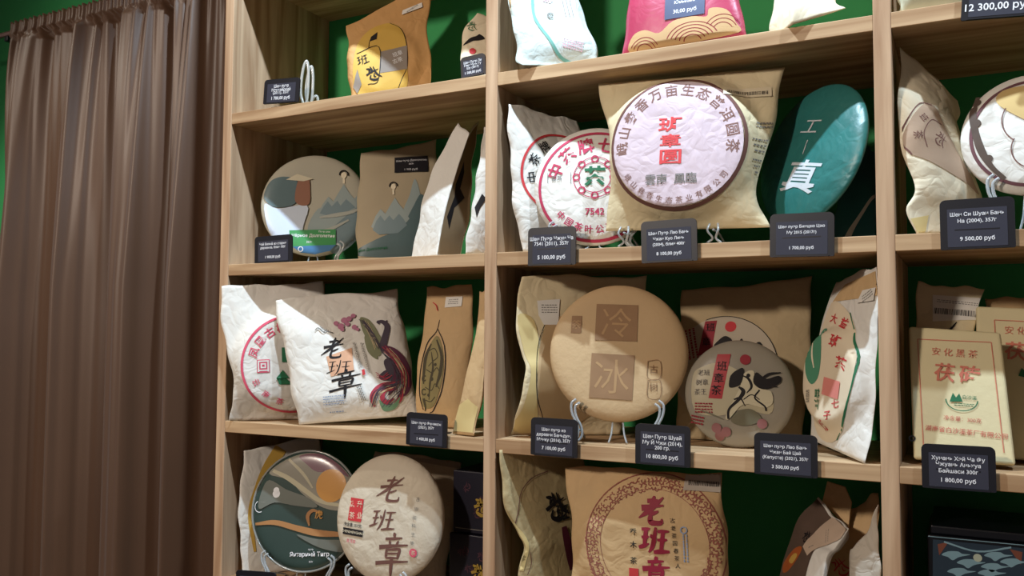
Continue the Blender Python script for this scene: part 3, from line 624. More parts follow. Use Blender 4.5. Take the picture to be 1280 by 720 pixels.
s.decal('phoenix_body', PURPLEINK, s.line([(479, 434), (492, 442), (503, 456), (508, 472), (506, 488), (498, 497)], [6, 13, 15, 14, 10, 3]), s.line([(486, 440), (496, 462), (494, 480), (486, 494)], [3, 7, 8, 2]))
s.decal('phoenix_tail', mat('crimson_print', '#a93c4c', .7, .2, 70), s.line([(499, 478), (488, 480), (474, 485), (466, 496), (468, 508)], [4, 6, 7, 7, 3]), s.line([(496, 486), (482, 488), (478, 497), (484, 503), (492, 498)], [3, 5, 6, 5, 2]), s.line([(503, 484), (500, 498), (492, 506)], [3, 6, 3]))
s.decal('phoenix_plume', mat('sage_ink', '#6f9477', .7, .2, 60), s.blob([(474, 500), (482, 506), (492, 504), (500, 496), (496, 508), (486, 513), (478, 512)]), s.blob([(497, 446), (504, 458), (500, 462), (494, 452)]))
rp = random.Random(5)
def curve_set(base, n, jit, wd):
    out = []
    for _ in range(n):
        dx, dy = rp.uniform(-jit, jit), rp.uniform(-jit, jit); out.append(s.line([(x+dx+rp.uniform(-1, 1), y+dy+rp.uniform(-1, 1)) for x, y in base], wd))
    return s_join(*out)
s.decal('feather_lines', mat('pale_feather_ink', '#c9b58e', .7, .2), curve_set([(456, 402), (464, 416), (470, 434)], 5, 3, .6), curve_set([(484, 438), (497, 452), (505, 470), (503, 488)], 6, 4, .6), curve_set([(496, 482), (482, 486), (472, 494), (470, 504)], 6, 4, .6))
s.decal('feather_lines', mat('slate_ink', '#4d4450'), curve_set([(452, 398), (464, 414), (476, 436)], 5, 3, .7), curve_set([(480, 440), (494, 456), (500, 474), (496, 492)], 7, 5, .7), curve_set([(500, 478), (484, 482), (472, 490), (466, 506)], 7, 5, .7), curve_set([(500, 488), (490, 498), (482, 508)], 5, 5, .6))
s.decal('feather_lines', mat('crimson_print', '#a93c4c'), curve_set([(480, 436), (492, 446), (504, 464), (506, 482)], 4, 5, .8), curve_set([(488, 470), (480, 474), (472, 470)], 4, 3, .8))
s.decal('printed_blossom', mat('mauve_print', '#b0718a', .7, .2), *[s.disc(x, y, r) for x, y, r in ((420, 404, 3), (426, 408, 4), (430, 400, 4), (436, 398, 3.5), (441, 394, 3), (428, 412, 2.5), (434, 405, 3), (443, 409, 3.2), (447, 412, 2.2))])
s.decal('printed_branch', GREYINK, s.line([(394, 413), (398, 410), (404, 415), (409, 412)], 1.3), s.line([(400, 408), (406, 413), (416, 416)], 1.0))
s.decal('printed_columns', GREYINK, s.scribble(447, 445, 34, 3.2, 3, -78, .5, 3), s.scribble(457, 448, 40, 3, 3, -78, .5, 4), s.scribble(452, 492, 20, 6, 3, -72, .6, 6))
s.decal('printed_note', BLUEINK, s.scribble(418, 500, 27, 12, 4, 0, .35, 7), s.scribble(421, 514, 18, 2.4, 1, 0, .6, 8))
s.decal('small_red_seal', REDINK, s.rect(455, 466, 3.5, 7, 8))
s = Bag('tea_packet', 'kraft packet printed with a black ornamental leaf', [[B(521, .10, 3), P(523, 460, .105), P(530, 400, .115), P(534, 360, .13)], [B(582, .10, 3), P(588, 460, .105), P(590, 400, .115), P(590, 356, .13)]], KRAFT, T=.016, seed=33, amp=.0012)
s.decal('printed_leaf_outline', BLACKINK, s.line([(526, 512), (523, 490), (526, 460), (535, 430), (547, 415), (550, 400)], [1, 1.6, 1.6, 1.6, 1.2, .8]), s.line([(549, 412), (557, 432), (558, 460), (552, 490), (540, 512), (534, 516)], [1, 1.4, 1.6, 1.5, 1.4, .8]))
s.decal('printed_leaf_ground', mat('leaf_ground_print', '#8f8359', .7, .2, 40), s.blob([(527, 508), (526, 485), (529, 462), (537, 436), (548, 420), (555, 436), (556, 462), (550, 488), (540, 508)]))
s.decal('printed_leaf_fill', mat('dark_olive_print', '#4b4433', .7, .2, 60), s.line([(541, 430), (534, 445), (531, 462), (530, 480)], [2, 5, 5, 2]), s.line([(548, 425), (554, 445), (552, 466), (546, 484)], [2, 4, 5, 2]), s.ring(531, 473, 2.5, 4.2, 40, 330), s.ring(530, 490, 2.5, 4.4, 40, 330), s.line([(541, 440), (543, 460), (539, 478), (536, 500)], [1, 3, 3, 1]), s.line([(529, 498), (530, 508), (528, 514)], [4, 3, 1]), s.line([(536, 440), (545, 436), (549, 446), (543, 452), (537, 458)], 1.2), s.line([(534, 462), (542, 466), (548, 460), (553, 470)], 1.2), s.line([(532, 484), (540, 488), (545, 480), (550, 486)], 1.2), s.line([(531, 500), (538, 502), (544, 496)], 1.2), s.disc(541, 474, 2.6), s.disc(546, 456, 2), s.disc(536, 494, 2))
s.decal('sticker', LABELW, s.poly([(553, 370), (574, 369), (574, 382), (554, 384)])); s.decal('sticker_lettering', GREYINK, s.scribble(564, 376, 15, 8, 3, 2, .35, 9)); s.decal('red_mark', REDINK, s.line([(538, 377), (543, 381), (546, 388)], 1.2))
s = Bag('tea_packet', 'slim brown packet with a golden folded bottom beside the upright', [[B(566, .02, 3), P(575, 505, .022), P(588, 445, .03), P(598, 400, .035), P(600, 364, .045)], [(.574, .005, ZT[3]+.0024), (.582, .012, ZT[3]+.05), (.585, .02, ZT[3]+.12), (.588, .03, ZT[3]+.19), (.588, .04, ZT[3]+.235)]], KRAFT, T=.010, Tb=.02, seed=34, amp=.002, bot=.2)
s.decal_uv('golden_gusset', mat('gold_paper', '#d3bd84', .6, .1), [(.06, .02), (.95, .02), (.95, .20), (.5, .25), (.06, .2)])
tag('black price tag clipped below the leaf packet', (507, 514), (556, 519), (562, 560), (510, 556), -.006, ['Шен пуэр Фениксы', '(2021), 357г'], '1 400,00 руб', row=3)

# --- bottom compartment
s = Bag('tea_packet', 'white packet with a yellow swoosh behind the clear-lidded round tin', [[B(303, .03, 4), P(300, 690, .03), P(299, 640, .032), P(302, 600, .035), P(304, 562, .04)], [B(405, .15, 4), P(405, 640, .16), P(398, 546, .18)]], WHITE, T=.008, seed=41)
s.decal('yellow_swoosh', YELLOWINK, s.line([(352, 560), (335, 585), (321, 615), (314, 645), (320, 690)], [16, 14, 9, 6, 3]))
DARKG = mat('dark_green_print', '#33443f', .25, .15, 12, spec=.6)
s = Cake('round_tin', 'round clear-lidded tin with orange sun over dark waves', 384, 638, .058, 73, DARKG, T=.012, yaw=14, tilt=9, n=16, dome=.0005, amp=.0, seed=42, cat='tin', part='body')
s.decal('printed_sky', mat('dusk_sky_print', '#8f8a7c', .25, .12, 10, spec=.6), s.blob([(337, 592), (352, 578), (375, 568), (398, 567), (420, 578), (436, 594), (444, 612), (446, 636), (420, 638), (400, 632), (380, 618), (362, 600)]))
s.decal('printed_cloud', mat('mauve_dusk_print', '#7c5a63', .25, .15, 10, spec=.6), s.blob([(375, 570), (398, 567), (420, 578), (436, 596), (418, 588), (398, 590), (384, 580)]))
s.decal('printed_ray', mat('cream_ray_print', '#b9b196', .25, .1, 10, spec=.6), s.line([(342, 588), (362, 598), (384, 614), (404, 627), (440, 634)], [4, 6, 6, 5, 3]), s.line([(362, 574), (380, 592), (392, 610)], [3, 4, 2]))
s.decal('printed_sun', mat('sun_print', '#c9924a', .25, .12, 14, spec=.6), s.disc(415, 607, 20))
s.decal('printed_wave', mat('tan_wave_print', '#a97a4e', .25, .12, 14, spec=.6), s.line([(320, 655), (345, 653), (372, 660), (398, 666), (430, 668)], [3, 6, 7, 8, 5]), s.line([(388, 657), (386, 645), (392, 638), (400, 640)], [2, 5, 4, 2]))
s.decal('printed_hill', mat('grey_hill_print', '#6d7068', .25, .12, 14, spec=.6), s.blob([(338, 600), (360, 612), (386, 622), (398, 634), (370, 632), (345, 628), (325, 636), (328, 615)]), s.blob([(372, 668), (400, 674), (436, 676), (432, 690), (400, 684)]))
s.decal('printed_lettering', WHITEINK, s.text('Янтарный Тигр', 388, 693, 7.2, 4, .015), s.text('пуэр', 390, 687, 3, 4), s.text('357г', 390, 702, 3, 4), s.disc(347, 613, 4), s.disc(347, 617, 5), s.ring(326, 633, 6.5, 7.4, 120, 300))
s.decal('printed_emblem', mat('sun_print', '#c9924a', .25), s.text('虎', 400, 643, 11, 0, .01))
a = np.linspace(0, 2*math.pi, 61); V, Fc = tube_vf([s.O+s.e1*s.R*math.cos(t)+s.e2*s.R*math.sin(t)+s.N*.006 for t in a[:-1]], .0022, 8); s.add('lid_rim', V, Fc, mat('clear_rim', '#a9aba6', .15, .03, trans=.4, spec=.6))
stand('clear plastic stand under the orange-sun tin', s, 4, .6)
s = Bag('tea_packet', 'plain kraft packet behind the wrapped cake with three brown characters', [[B(440, .14, 4), P(450, 640, .16), P(470, 563, .18)], [B(556, .15, 4), P(572, 620, .18), P(578, 577, .19)]], mat('grey_kraft', '#b0a18a', .72, .08, 25, crump=0.18), T=.012, seed=43, amp=.0014)
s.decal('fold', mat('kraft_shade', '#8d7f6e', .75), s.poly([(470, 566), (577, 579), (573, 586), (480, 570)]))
s = Cake('tea_cake', 'white wrapped tea cake with three brown brush characters and a red seal', 487, 647, .035, 78, mat('mottled_white_wrapper', '#c9bda9', .72, .12, 14, .3, 70, crump=0.22), T=.018, yaw=2, tilt=9, seed=44, amp=.0012)
s.decal('brush_lettering', BROWNINK, s.brush('lao', 492, 612, 32, 0, .9, 1.15, .2), s.brush('ban', 482, 650, 26, 0, .95, 1.25, .15), s.brush('zhang', 492, 690, 40, 2, 1.1, .95, .1))
s.decal('red_seal', REDINK, s.rect(447, 637, 21, 28, -2)); s.decal('seal_lettering', CREAM, s.text('陈', 442, 630, 9, 0, .01), s.text('升', 452, 630, 9), s.text('茶', 442, 644, 9), s.text('业', 452, 644, 9))
s.decal('printed_band', BLACKINK, s.rect(443, 665, 32, 8, -2)); s.decal('band_lettering', CREAM, s.text('CHENSHENGHAO', 443, 665, 4.4, -2)); s.decal('small_lettering', BLACKINK, s.text('净含量 357克', 443, 656, 5, -2, .01))
s.decal('red_lettering', PINKINK, s.text('普洱茶', 441, 676, 5, -2)); s.decal('printed_column', GREYINK, *[s.text(c, x, y, 5.5) for c, x, y in zip('古树纯料生茶', (525, 523, 521, 520, 519, 517), (624, 636, 647, 657, 668, 679))])
s.decal('red_spot', PINKINK, s.disc(518, 691, 5)); s.decal('spot_lettering', CREAM, s.text('茶', 518, 691, 6))
stand('clear plastic stand under the brown-character cake', s, 4, .5)
NAVY = mat('navy_box_card', '#181624', .4, .1, 20, spec=.4)
def dark_box(label, x0, x1, y0, y1, z0, z1, seed):
    o = np.array([(x0+x1)/2, (y0+y1)/2, z0]); root = thing('tea_box', label, 'tea box', o, 'dark boxes beside the upright')
    V, Fc = box_vf((x0, y0, z0), (x1, y1, z1), .002); mesh_obj('body', np.array(V)-o, Fc, NAVY, root, False)
    f = Flat(np.array([(x0+x1)/2, y0, (z0+z1)/2]), np.array([1., 0, 0]), np.array([0, 0, 1.])); f.base = o; f.root = root; f.layer = 0; f.mpp = 1
    r = random.Random(seed); w, h = x1-x0, z1-z0
    f.decal('printed_pattern', mat('dim_red_print', '#4a2c38', .6), *[s_xf(brush('ink'), r.uniform(-.3, .25)*w, r.uniform(-.35, .35)*h, .016, None, r.uniform(0, 3)) for _ in range(7)], eps=.0006)
    f.decal('printed_emblem', mat('dim_gold_print', '#a08436', .5), s_xf(brush('ink', 1.6), .02*w, -.05*h, .03), eps=.0009)
    f.decal('printed_line', GREYINK, s_rect(0, -h*.43, w*.9, .0012), eps=.0008)
dark_box('dark navy box under another, beside the upright', .470, .588, .10, .275, ZT[4]+.0005, ZT[4]+.115, 1)
dark_box('dark navy box on top of another, beside the upright', .474, .588, .105, .275, ZT[4]+.1165, ZT[4]+.225, 2)
tag('black price tag at the bottom edge below the yellow-swoosh packet', (296, 712), (345, 716), (346, 750), (296, 746), -.004, ['Шен пуэр', 'Янтарный Тигр'], '2 100,00 руб', row=4)

# ================================================================== MIDDLE COLUMN
# --- top compartment
s = Bag('tea_packet', 'white packet with a teal curve on the top board, overhanging its edge', [[B(654, -.012, 1), P(643, 74, -.01), P(645, 46, -.004), P(635, 0, .002), P(629, -40, .004)], [B(748, .06, 1), P(745, 62, .06), P(735, 30, .07), P(724, 0, .08), P(708, -40, .09)]], mat('cool_white_paper', '#c9d4d0', .7, .05, 25, .3, 80, crump=0.32), T=.022, seed=51, amp=.002)
s.decal('tan_edge', KRAFT, s.line([(644, 40), (640, 15), (636, -20)], [3, 6, 8])); s.decal('printed_curve', mat('teal_print', '#6fa79b', .6, .1), s.line([(665, -10), (669, 20), (686, 47), (702, 67), (724, 75)], [3.2, 3.4, 3.6, 3.6, 2]))
s.decal('printed_blush', mat('blush_print', '#dcb2bc', .7, .2, 60), s.scribble(684, 1, 12, 6, 2, -20, .7, 3), s.scribble(716, 56, 26, 14, 5, -15, .6, 5)); s.decal('printed_mark', GREYINK, s.ring(688, 20, 3, 4.4, 20, 320), s.line([(686, 22), (691, 18)], 1))
s.decal('printed_lines', BROWNINK, *[s.line([(x, -8), (x+6, 22)], .7) for x in (701, 706, 711)])
s = Bag('tea_packet', 'crimson packet with golden wave print and a slate sticker', [[B(777, .02, 1), P(781, 45, .02), P(786, 5, .025), P(790, -45, .04)], [B(934, .02, 1), P(930, 30, .02), P(924, -5, .025), P(916, -55, .04)]], CRIM, T=.014, seed=52, amp=.0012, side=5, bot=.03, wob=.0008)
s.decal('gold_wave', GOLD, s.blob([(784, 62), (790, 44), (806, 38), (824, 42), (842, 28), (866, 22), (884, 22), (888, 12), (908, 12), (919, 26), (922, 38), (870, 50), (820, 58)]))
s.decal('wave_lines', DKRED, *[s.ring(865, 52, r, r+.9, 25, 165, 1.35) for r in (8, 12, 16, 20, 24)], *[s.ring(803, 66, r, r+.9, 30, 150) for r in (12, 16, 20)], *[s.ring(903, 40, r, r+.9, 30, 150) for r in (12, 17, 22)])
s.decal('sticker', mat('slate_blue_sticker', '#4d5673', .55), s.rect(857, 4, 50, 40, 3)); s.decal('sticker_lettering', WHITEINK, s.text('Шен пуэр', 857, -4, 6, 3), s.text('Юньнань', 857, 3, 6, 3, .01), s.text('30,00 руб', 857, 15, 7, 3, .015))
s = Bag('tea_packet', 'beige packet with a pointed corner hanging over the top board', [[B(964, .05, 1), P(965, 15, .05), P(972, -20, .06), P(984, -60, .08)], [B(990, -.010, 1), P(993, 8, -.004), P(998, -25, .02), P(1008, -60, .06)], [P(1057, 10, .012), P(1048, 3, .018), P(1040, -25, .035), P(1030, -60, .07)]], CREAM, T=.003, Tb=.02, seed=53, us=[0, .38, 1], amp=.0016)

# --- second compartment
s = Bag('tea_packet', 'crinkled white packet with a red ring behind the round white cake', [[B(654, .02, 2), P(645, 275, .015), P(640, 225, .014), P(635, 170, .010), P(637, 130, .012)], [B(738, .10, 2), P(735, 200, .12), P(722, 152, .14)]], WHITE, T=.014, seed=61, amp=.0024, freq=1.3)
s.decal('printed_ring', REDINK, s.ring(702, 218, 51, 54, 60, 230)); s.decal('printed_lettering', BLACKINK, s.arc('中茶牌', 702, 218, 40, 190, 125, 15, .01))
s = Cake('tea_cake', 'round white cake with red border and green centre character', 744, 233, .05, 77, WHITE, T=.014, yaw=16, tilt=9, seed=62, amp=.0011)
s.decal('printed_ring', mat('rose_red_ink', '#b83a58', .7, .12, 60), s.ring(744, 233, 68, 71.5)); s.decal('printed_lettering', mat('rose_red_ink', '#b83a58'), s.arc('中茶牌七子饼', 744, 233, 54, 158, 22, 21, .02), s.arc('中国茶叶公司云南', 744, 233, 56, 222, 318, 11, .015, True), s.text('7542', 744, 266, 12, 0, .02))
s.decal('emblem_ring', mat('rose_red_ink', '#b83a58'), *[s_join(s.ring(744+23*math.cos(t), 223+23*math.sin(t), 3.0, 4.8)) for t in np.arange(8)*math.pi/4], s.ring(744, 223, 19.5, 20.5), s.ring(744, 223, 26, 27)); s.decal('emblem_character', GREENINK, s.text('茶', 744, 222, 27, 0, .035))
s.decal('printed_note', GREYINK, s.text('普洱', 696, 224, 7, 0, .01), s.line([(685, 217), (685, 230)], .7), s.line([(714, 217), (714, 231)], .7))
stand('clear plastic stand under the white cake with the green character', s, 2, .62)
s = Bag('tea_packet', 'tan packet around a big pale pink cake with three red seal characters', [[P(757, 289, .02), P(764, 230, .02), P(761, 180, .025), P(753, 130, .035), P(749, 104, .045)], [P(963, 284, .04), P(946, 240, .045), P(958, 190, .05), P(972, 130, .06), P(982, 86, .07)]], BEIGE, T=.026, Tb=.012, seed=63, amp=.0017, cake=(849, 181, 92, .024), bot=.07, top=.05)
s.decal('pink_wrapper', PINKP, s.disc(848, 182, 80)); s.decal('printed_ring', BROWNINK, s.ring(848, 182, 80.5, 84.5, wob=.006))
s.decal('ring_lettering', mat('faded_brown_ink', '#85625a', .7, .12, 80), s.arc('峨山彝香万亩生态普洱圆茶', 848, 182, 68, 184, -6, 17, .008), s.arc('峨山彝香生态茶业有限公司', 848, 182, 72, 216, 324, 9, .005, True))
s.decal('seal_characters', mat('coral_red_ink', '#d84a4c', .7, .1, 80), s.text('班', 841, 160, 19.5, 0, .02, ex=1.55), s.text('章', 841, 180, 17, 0, .018, ex=1.6), s.text('圆', 841, 200, 19.5, 0, .02, ex=1.55)); s.decal('printed_lettering', GREYINK, s.text('雲南  鳳臨', 841, 227, 14, 1, .01))
s.decal('sticker', mat('cream_sticker', '#dccdae', .6), s.rect(934, 112, 54, 12, 3)); s.decal('barcode', BLACKINK, s.bars(934, 113, 46, 4.5, 34, 3)); s.decal('printed_column', GREYINK, s.scribble(955, 152, 18, 9, 2, 5, .45, 2), s.scribble(953, 178, 20, 20, 3, 8, .3, 3), s.scribble(950, 203, 16, 20, 3, 8, .3, 4))
def packet_stand(label, pts, row):
    o = np.mean([p for p in pts], axis=0); o[2] = ZT[row]; root = thing('cake_stand', label, 'display stand', o, 'clear plastic cake stands')
    for p in pts:
        h = p[2]-ZT[row]
        for dx in (-.006, .006):
            V, Fc = tube_vf([p+np.array([dx, -.004, 0]), p+np.array([dx*1.3, -.010, -h*.35]), p+np.array([dx*.4, -.002, -h*.7]), np.array([p[0]+dx*1.8, p[1]-.004, ZT[row]+.0018])], .0017, 6); mesh_obj('arm', np.array(V)-o, Fc, GLASS, root)
        V, Fc = tube_vf([p+np.array([0, -.008, -h*.3]), np.array([p[0], p[1]+.03, p[2]-h*.4]), np.array([p[0], p[1]+.07, ZT[row]+.002])], .0017, 6); mesh_obj('strut', np.array(V)-o, Fc, GLASS, root)
packet_stand('clear plastic stand holding up the tan packet with the pink cake', [P(782, 284, .018), P(893, 280, .022)], 2)
s = Cake('tea_cake', 'teal wrapped cake turned sideways with a silver brush character', 1014, 194, .085, 92, TEAL, T=.013, view=(66, -.92, .38), seed=64, amp=.0016, n=4)
s.decal('silver_lettering', mat('silver_ink', '#c8cdd2', .35, .1, 60, spec=.6), s.text('真', 1006, 222, 44, -12, .012, .2, 1.5), s.text('工', 1019, 160, 22, -12, .004, .3, 1.5), s.text('|', 1012, 186, 20, -12))
s = Bag('tea_packet', 'dark teal packet in the shade behind the teal cake', [[B(1034, .17, 2), P(1050, 240, .19), P(1076, 172, .22)], [B(1092, .13, 2), P(1097, 240, .16), P(1099, 195, .19)]], TEAL_D, T=.008, Tb=.006, seed=65, amp=.0016)
s.decal('pale_edge', mat('grey_white_paper', '#cfc9bd'), s.line([(1056, 296), (1075, 270), (1094, 238)], [9, 5, 3]))
tag('black price tag below the white cake with the green character', (659, 285), (718, 283), (722, 330), (662, 333), -.006, ['Шен Пуэр Чжун Ча', '7541 (2011), 357г'], '5 100,00 руб', row=2)
tag('black price tag below the tan packet with the pink cake', (801, 277), (870, 273), (873, 325), (803, 330), -.006, ['Шен Пуэр Лао Бань', 'Чжан Куо Линь', '(2004), блин 400г'], '8 100,00 руб', row=2)
tag('black price tag below the teal cake', (962, 268), (1042, 265), (1044, 320), (963, 322), -.006, ['Шен пуэр Бинцзю Цзю', 'Му 2015 (2017г)'], '1 700,00 руб', row=2)

# --- third compartment
s = Bag('tea_packet', 'beige packet with a wavy golden edge behind the brown cake', [[G(638, 544, 3), P(649, 508, .02), P(659, 464, .02), P(651, 440, .02), P(643, 392, .018), P(652, 344, .03)], [B(775, .15, 3), P(800, 430, .16), P(808, 346, .18)]], BEIGE, T=.007, seed=71, amp=.0014)
s.decal('golden_edge', mat('gold_paper', '#d3bd84'), s.blob([(642, 540), (653, 508), (662, 464), (655, 440), (648, 395), (668, 400), (674, 440), (668, 480), (672, 540)]))
s.decal('inner_cake', mat('warm_kraft_print', '#b79a72', .7), s.blob([(690, 400), (678, 420), (671, 455), (671, 490), (680, 525), (740, 520), (740, 400)])); s.decal('printed_outline', BLACKINK, s.line([(684, 400), (674, 425), (669, 460), (670, 495), (680, 525)], .9))
s.decal('sticker', LABELW, s.poly([(673, 376), (702, 374), (698, 406), (680, 406), (674, 394)])); s.decal('sticker_lettering', GREYINK, s.scribble(688, 386, 20, 12, 4, 0, .35, 2))
s = Cake('tea_cake', 'big brown wrapped cake with two printed squares on a clear stand', 773, 441, .058, 86, BROWNP, T=.014, yaw=17, tilt=9, seed=72, amp=.0006, n=9, dome=.003)
WASH = mat('washed_brown_print', '#967556', .7, .15, 40); s.decal('printed_square', WASH, s.rect(771, 404, 52, 46, -2), s.rect(765, 471, 53, 55, -3), s.rect(721, 406, 13, 22, -2))
s.decal('square_lettering', mat('tan_reverse_print', '#b18e66', .7), s.text('冷', 771, 404, 40, -3, -.004), s.text('冰', 765, 471, 46, -3, -.004), s.text('茶', 721, 406, 12)); s.decal('printed_column', mat('washed_brown_print', '#957252'), s.text('古', 817, 462, 11), s.text('树', 817, 484, 11), s.line([(810, 452), (825, 452), (825, 473), (810, 473), (810, 452)], .8), s.line([(810, 476), (825, 476), (825, 497), (810, 497), (810, 476)], .8))
stand('clear plastic stand under the big brown cake', s, 3, .58)
s = Bag('tea_packet', 'large kraft packet with a red label behind the horse-print cake', [[B(846, .15, 3), P(850, 450, .17), P(853, 364, .20)], [B(1003, .15, 3), P(1012, 450, .18), P(1016, 347, .21)]], mat('dull_kraft', '#b5a07c', .72, .1, 25, .2, 90, crump=0.18), T=.014, seed=73)
s.decal('pale_wrapper', mat('grey_print_paper', '#b5a894', .7, .1), s.disc(905, 460, 66)); s.decal('red_label', DKRED, s.poly([(882, 402), (897, 401), (891, 440), (873, 446)])); s.decal('red_spot', REDINK, s.disc(914, 409, 7)); s.decal('printed_outline', BLACKINK, s.ring(905, 460, 65.5, 66.5, -30, 110))
s.decal('printed_lettering', DKRED, s.scribble(865, 430, 40, 16, 3, -80, .5, 3)); s.decal('printed_trees', BLACKINK, s.blob([(894, 434), (900, 426), (908, 421), (916, 426), (912, 434)]), s.blob([(924, 431), (928, 424), (931, 431)]), s.blob([(942, 433), (950, 428), (954, 434)])); s.decal('label_lettering', BLACKINK, s.text('班', 889, 410, 12), s.text('章', 884, 428, 12))
s = Cake('tea_cake', 'film-wrapped cake with a red label and a galloping black and white horse', 924, 492, .095, 67, mat('film_wrapped_paper', '#938b7c', .22, .12, 16, .1, 50, spec=.55), T=.015, yaw=8, tilt=8, seed=74, amp=.0008)
s.decal('pale_ground', mat('pale_grass_print', '#b0a588', .4, .1), s.blob([(866, 470), (880, 458), (905, 455), (950, 480), (966, 500), (962, 518), (930, 512), (900, 520), (868, 512)])); s.decal('red_label', mat('red_label_ink', '#a3282e', .35, .1), s.poly([(897, 443), (914, 443), (903, 499), (886, 498)])); s.decal('label_lettering', BLACKINK, s.text('班', 903, 458, 13, 0, .01), s.text('章', 899, 473, 13, 0, .01), s.text('茶', 896, 488, 13, 0, .01))
s.decal('red_seal', DKRED, s.disc(932, 450, 6.5)); s.decal('printed_columns', DKRED, s.scribble(880, 510, 22, 14, 4, 0, .5, 2), s.scribble(872, 525, 18, 12, 3, -10, .5, 3)); s.decal('brush_columns', GREYINK, *[s.text(c, x, y, 8) for c, x, y in zip('老树茶班章王', (876, 874, 872, 884, 882, 880), (466, 478, 490, 466, 478, 490))])
s.decal('printed_horse', mat('ivory_print', '#c2b89c', .4, .1), s.blob([(930, 468), (942, 464), (944, 478), (950, 486), (964, 490), (966, 504), (955, 510), (930, 506), (912, 524), (908, 520), (920, 496), (926, 484)])); s.decal('horse_markings', BLACKINK, s.blob([(914, 470), (924, 462), (930, 462), (928, 478), (920, 484), (912, 484)]), s.blob([(942, 478), (946, 466), (958, 474), (974, 470), (976, 478), (962, 486), (950, 486)]), s.line([(924, 484), (930, 490), (924, 500), (912, 512), (911, 524)], [2, 5, 4, 3, 3]), s.line([(950, 488), (944, 498), (956, 508), (958, 514)], [2, 2, 2, 2]), s.line([(930, 500), (940, 494), (950, 500)], 1.2), s.line([(928, 470), (936, 474), (940, 484), (934, 492)], [1, 3, 3, 1]), s.line([(952, 474), (962, 468), (976, 466)], [2, 3, 1]), s.line([(946, 480), (960, 482), (972, 484)], [2, 3, 1]), s.line([(918, 500), (926, 498), (932, 508)], [2, 2, 1]), s.disc(936, 470, 2.4))
s.decal('printed_rocks', mat('olive_rock_print', '#6b6652', .4, .2), s.blob([(914, 526), (924, 514), (940, 512), (952, 522), (944, 530), (926, 532)]), s.line([(876, 513), (890, 518), (904, 524)], [1, 2, 1])); s.decal('peony_print', mat('dusty_rose_print', '#8a5b58', .4, .2), s.disc(896, 535, 6), s.disc(908, 540, 6), s.disc(900, 545, 6), s.disc(953, 530, 6))
s = Bag('tea_packet', 'white packet with a green oval and red characters leaning by the upright', [[P(1013, 549, .12), P(1014, 500, .125), P(1019, 450, .13), P(1032, 385, .135), P(1046, 352, .15)], [G(1081, 579, 3), P(1092, 520, .012), P(1096, 450, .012), P(1097, 390, .016), P(1096, 332, .03)]], WHITE, T=.014, Tb=.008, seed=75, amp=.0018, cake=(1040, 472, 62, .016), bot=.05)
s.decal('shaded_top', KRAFT, s.poly([(1037, 377), (1047, 354), (1095, 334), (1096, 366), (1066, 372)]))  # shelf shadow across the packet top, painted in kraft colour
s.decal('pale_wrapper', mat('pale_wrapper_print', '#ddcdb2', .7, .08), s.blob([(1036, 378), (1058, 392), (1066, 430), (1068, 455), (1058, 505), (1036, 549), (1016, 542), (1016, 490), (1022, 440)])); s.decal('printed_outline', GREENINK, s.line([(1058, 390), (1064, 420), (1069, 453), (1056, 510), (1037, 549)], [1.6, 1.8, 2, 1.8, 1.4]))
s.decal('green_oval', mat('sage_green_print', '#4f8a6c', .7, .15), s.blob([(1030, 412), (1036, 412), (1040, 424), (1038, 450), (1033, 474), (1026, 482), (1021, 470), (1021, 448), (1025, 424)])); s.decal('oval_mark', CREAM, s.line([(1031, 428), (1029, 446), (1030, 462)], [2, 4, 2]))
s.decal('red_lettering', REDINK, s.text('大', 1042, 398, 13, -12, .02, ex=1.3), s.text('益', 1053, 403, 14, -14, .02, ex=1.3), s.text('班', 1053, 428, 17, -12, .02, ex=1.3), s.text('茶', 1057, 455, 17, -10, .02, ex=1.3), s.text('七', 1048, 505, 12, 10, .01, ex=1.3), s.text('子', 1040, 520, 12, 14, .01, ex=1.3), s.text('饼', 1030, 532, 12, 18, .01, ex=1.3))
s.decal('pale_red_seal', mat('faded_red_seal', '#d8857a', .7, .15), s.rect(1045, 486, 34, 22, -6)); s.decal('green_lettering', GREENINK, s.text('普洱', 1031, 500, 10, -85, .02, ex=1.4)); s.decal('small_columns', GREYINK, s.scribble(1022, 497, 16, 8, 3, -80, .5, 3))
s.decal('sticker', LABELW, s.poly([(1066, 378), (1072, 362), (1088, 358), (1084, 374)])); s.decal('sticker_lettering', GREYINK, s.scribble(1078, 368, 22, 10, 3, 24, .4, 3)); s.decal('golden_corner', mat('gold_paper', '#d3bd84'), s.poly([(1068, 562), (1086, 564), (1082, 578), (1078, 577)]))
tag('black price tag below the wavy-edged beige packet', (664, 521), (721, 525), (723, 573), (664, 568), -.006, ['Шен пуэр из', 'деревни Баньдун,', 'Мэнку (2016), 357г'], '7 100,00 руб', row=3)
tag('black price tag below the big brown cake', (794, 529), (863, 533), (863, 585), (795, 579), -.006, ['Шен Пуэр Шуай', 'Му Й Чжи (2014),', '200 гр.'], '10 800,00 руб', row=3)
tag('black price tag below the horse-print cake', (943, 540), (1021, 545), (1023, 598), (943, 592), -.006, ['Шен пуэр Лао Бань', 'Чжан Бай Цай', '(Капуста) (2021), 357г'], '3 500,00 руб', row=3)

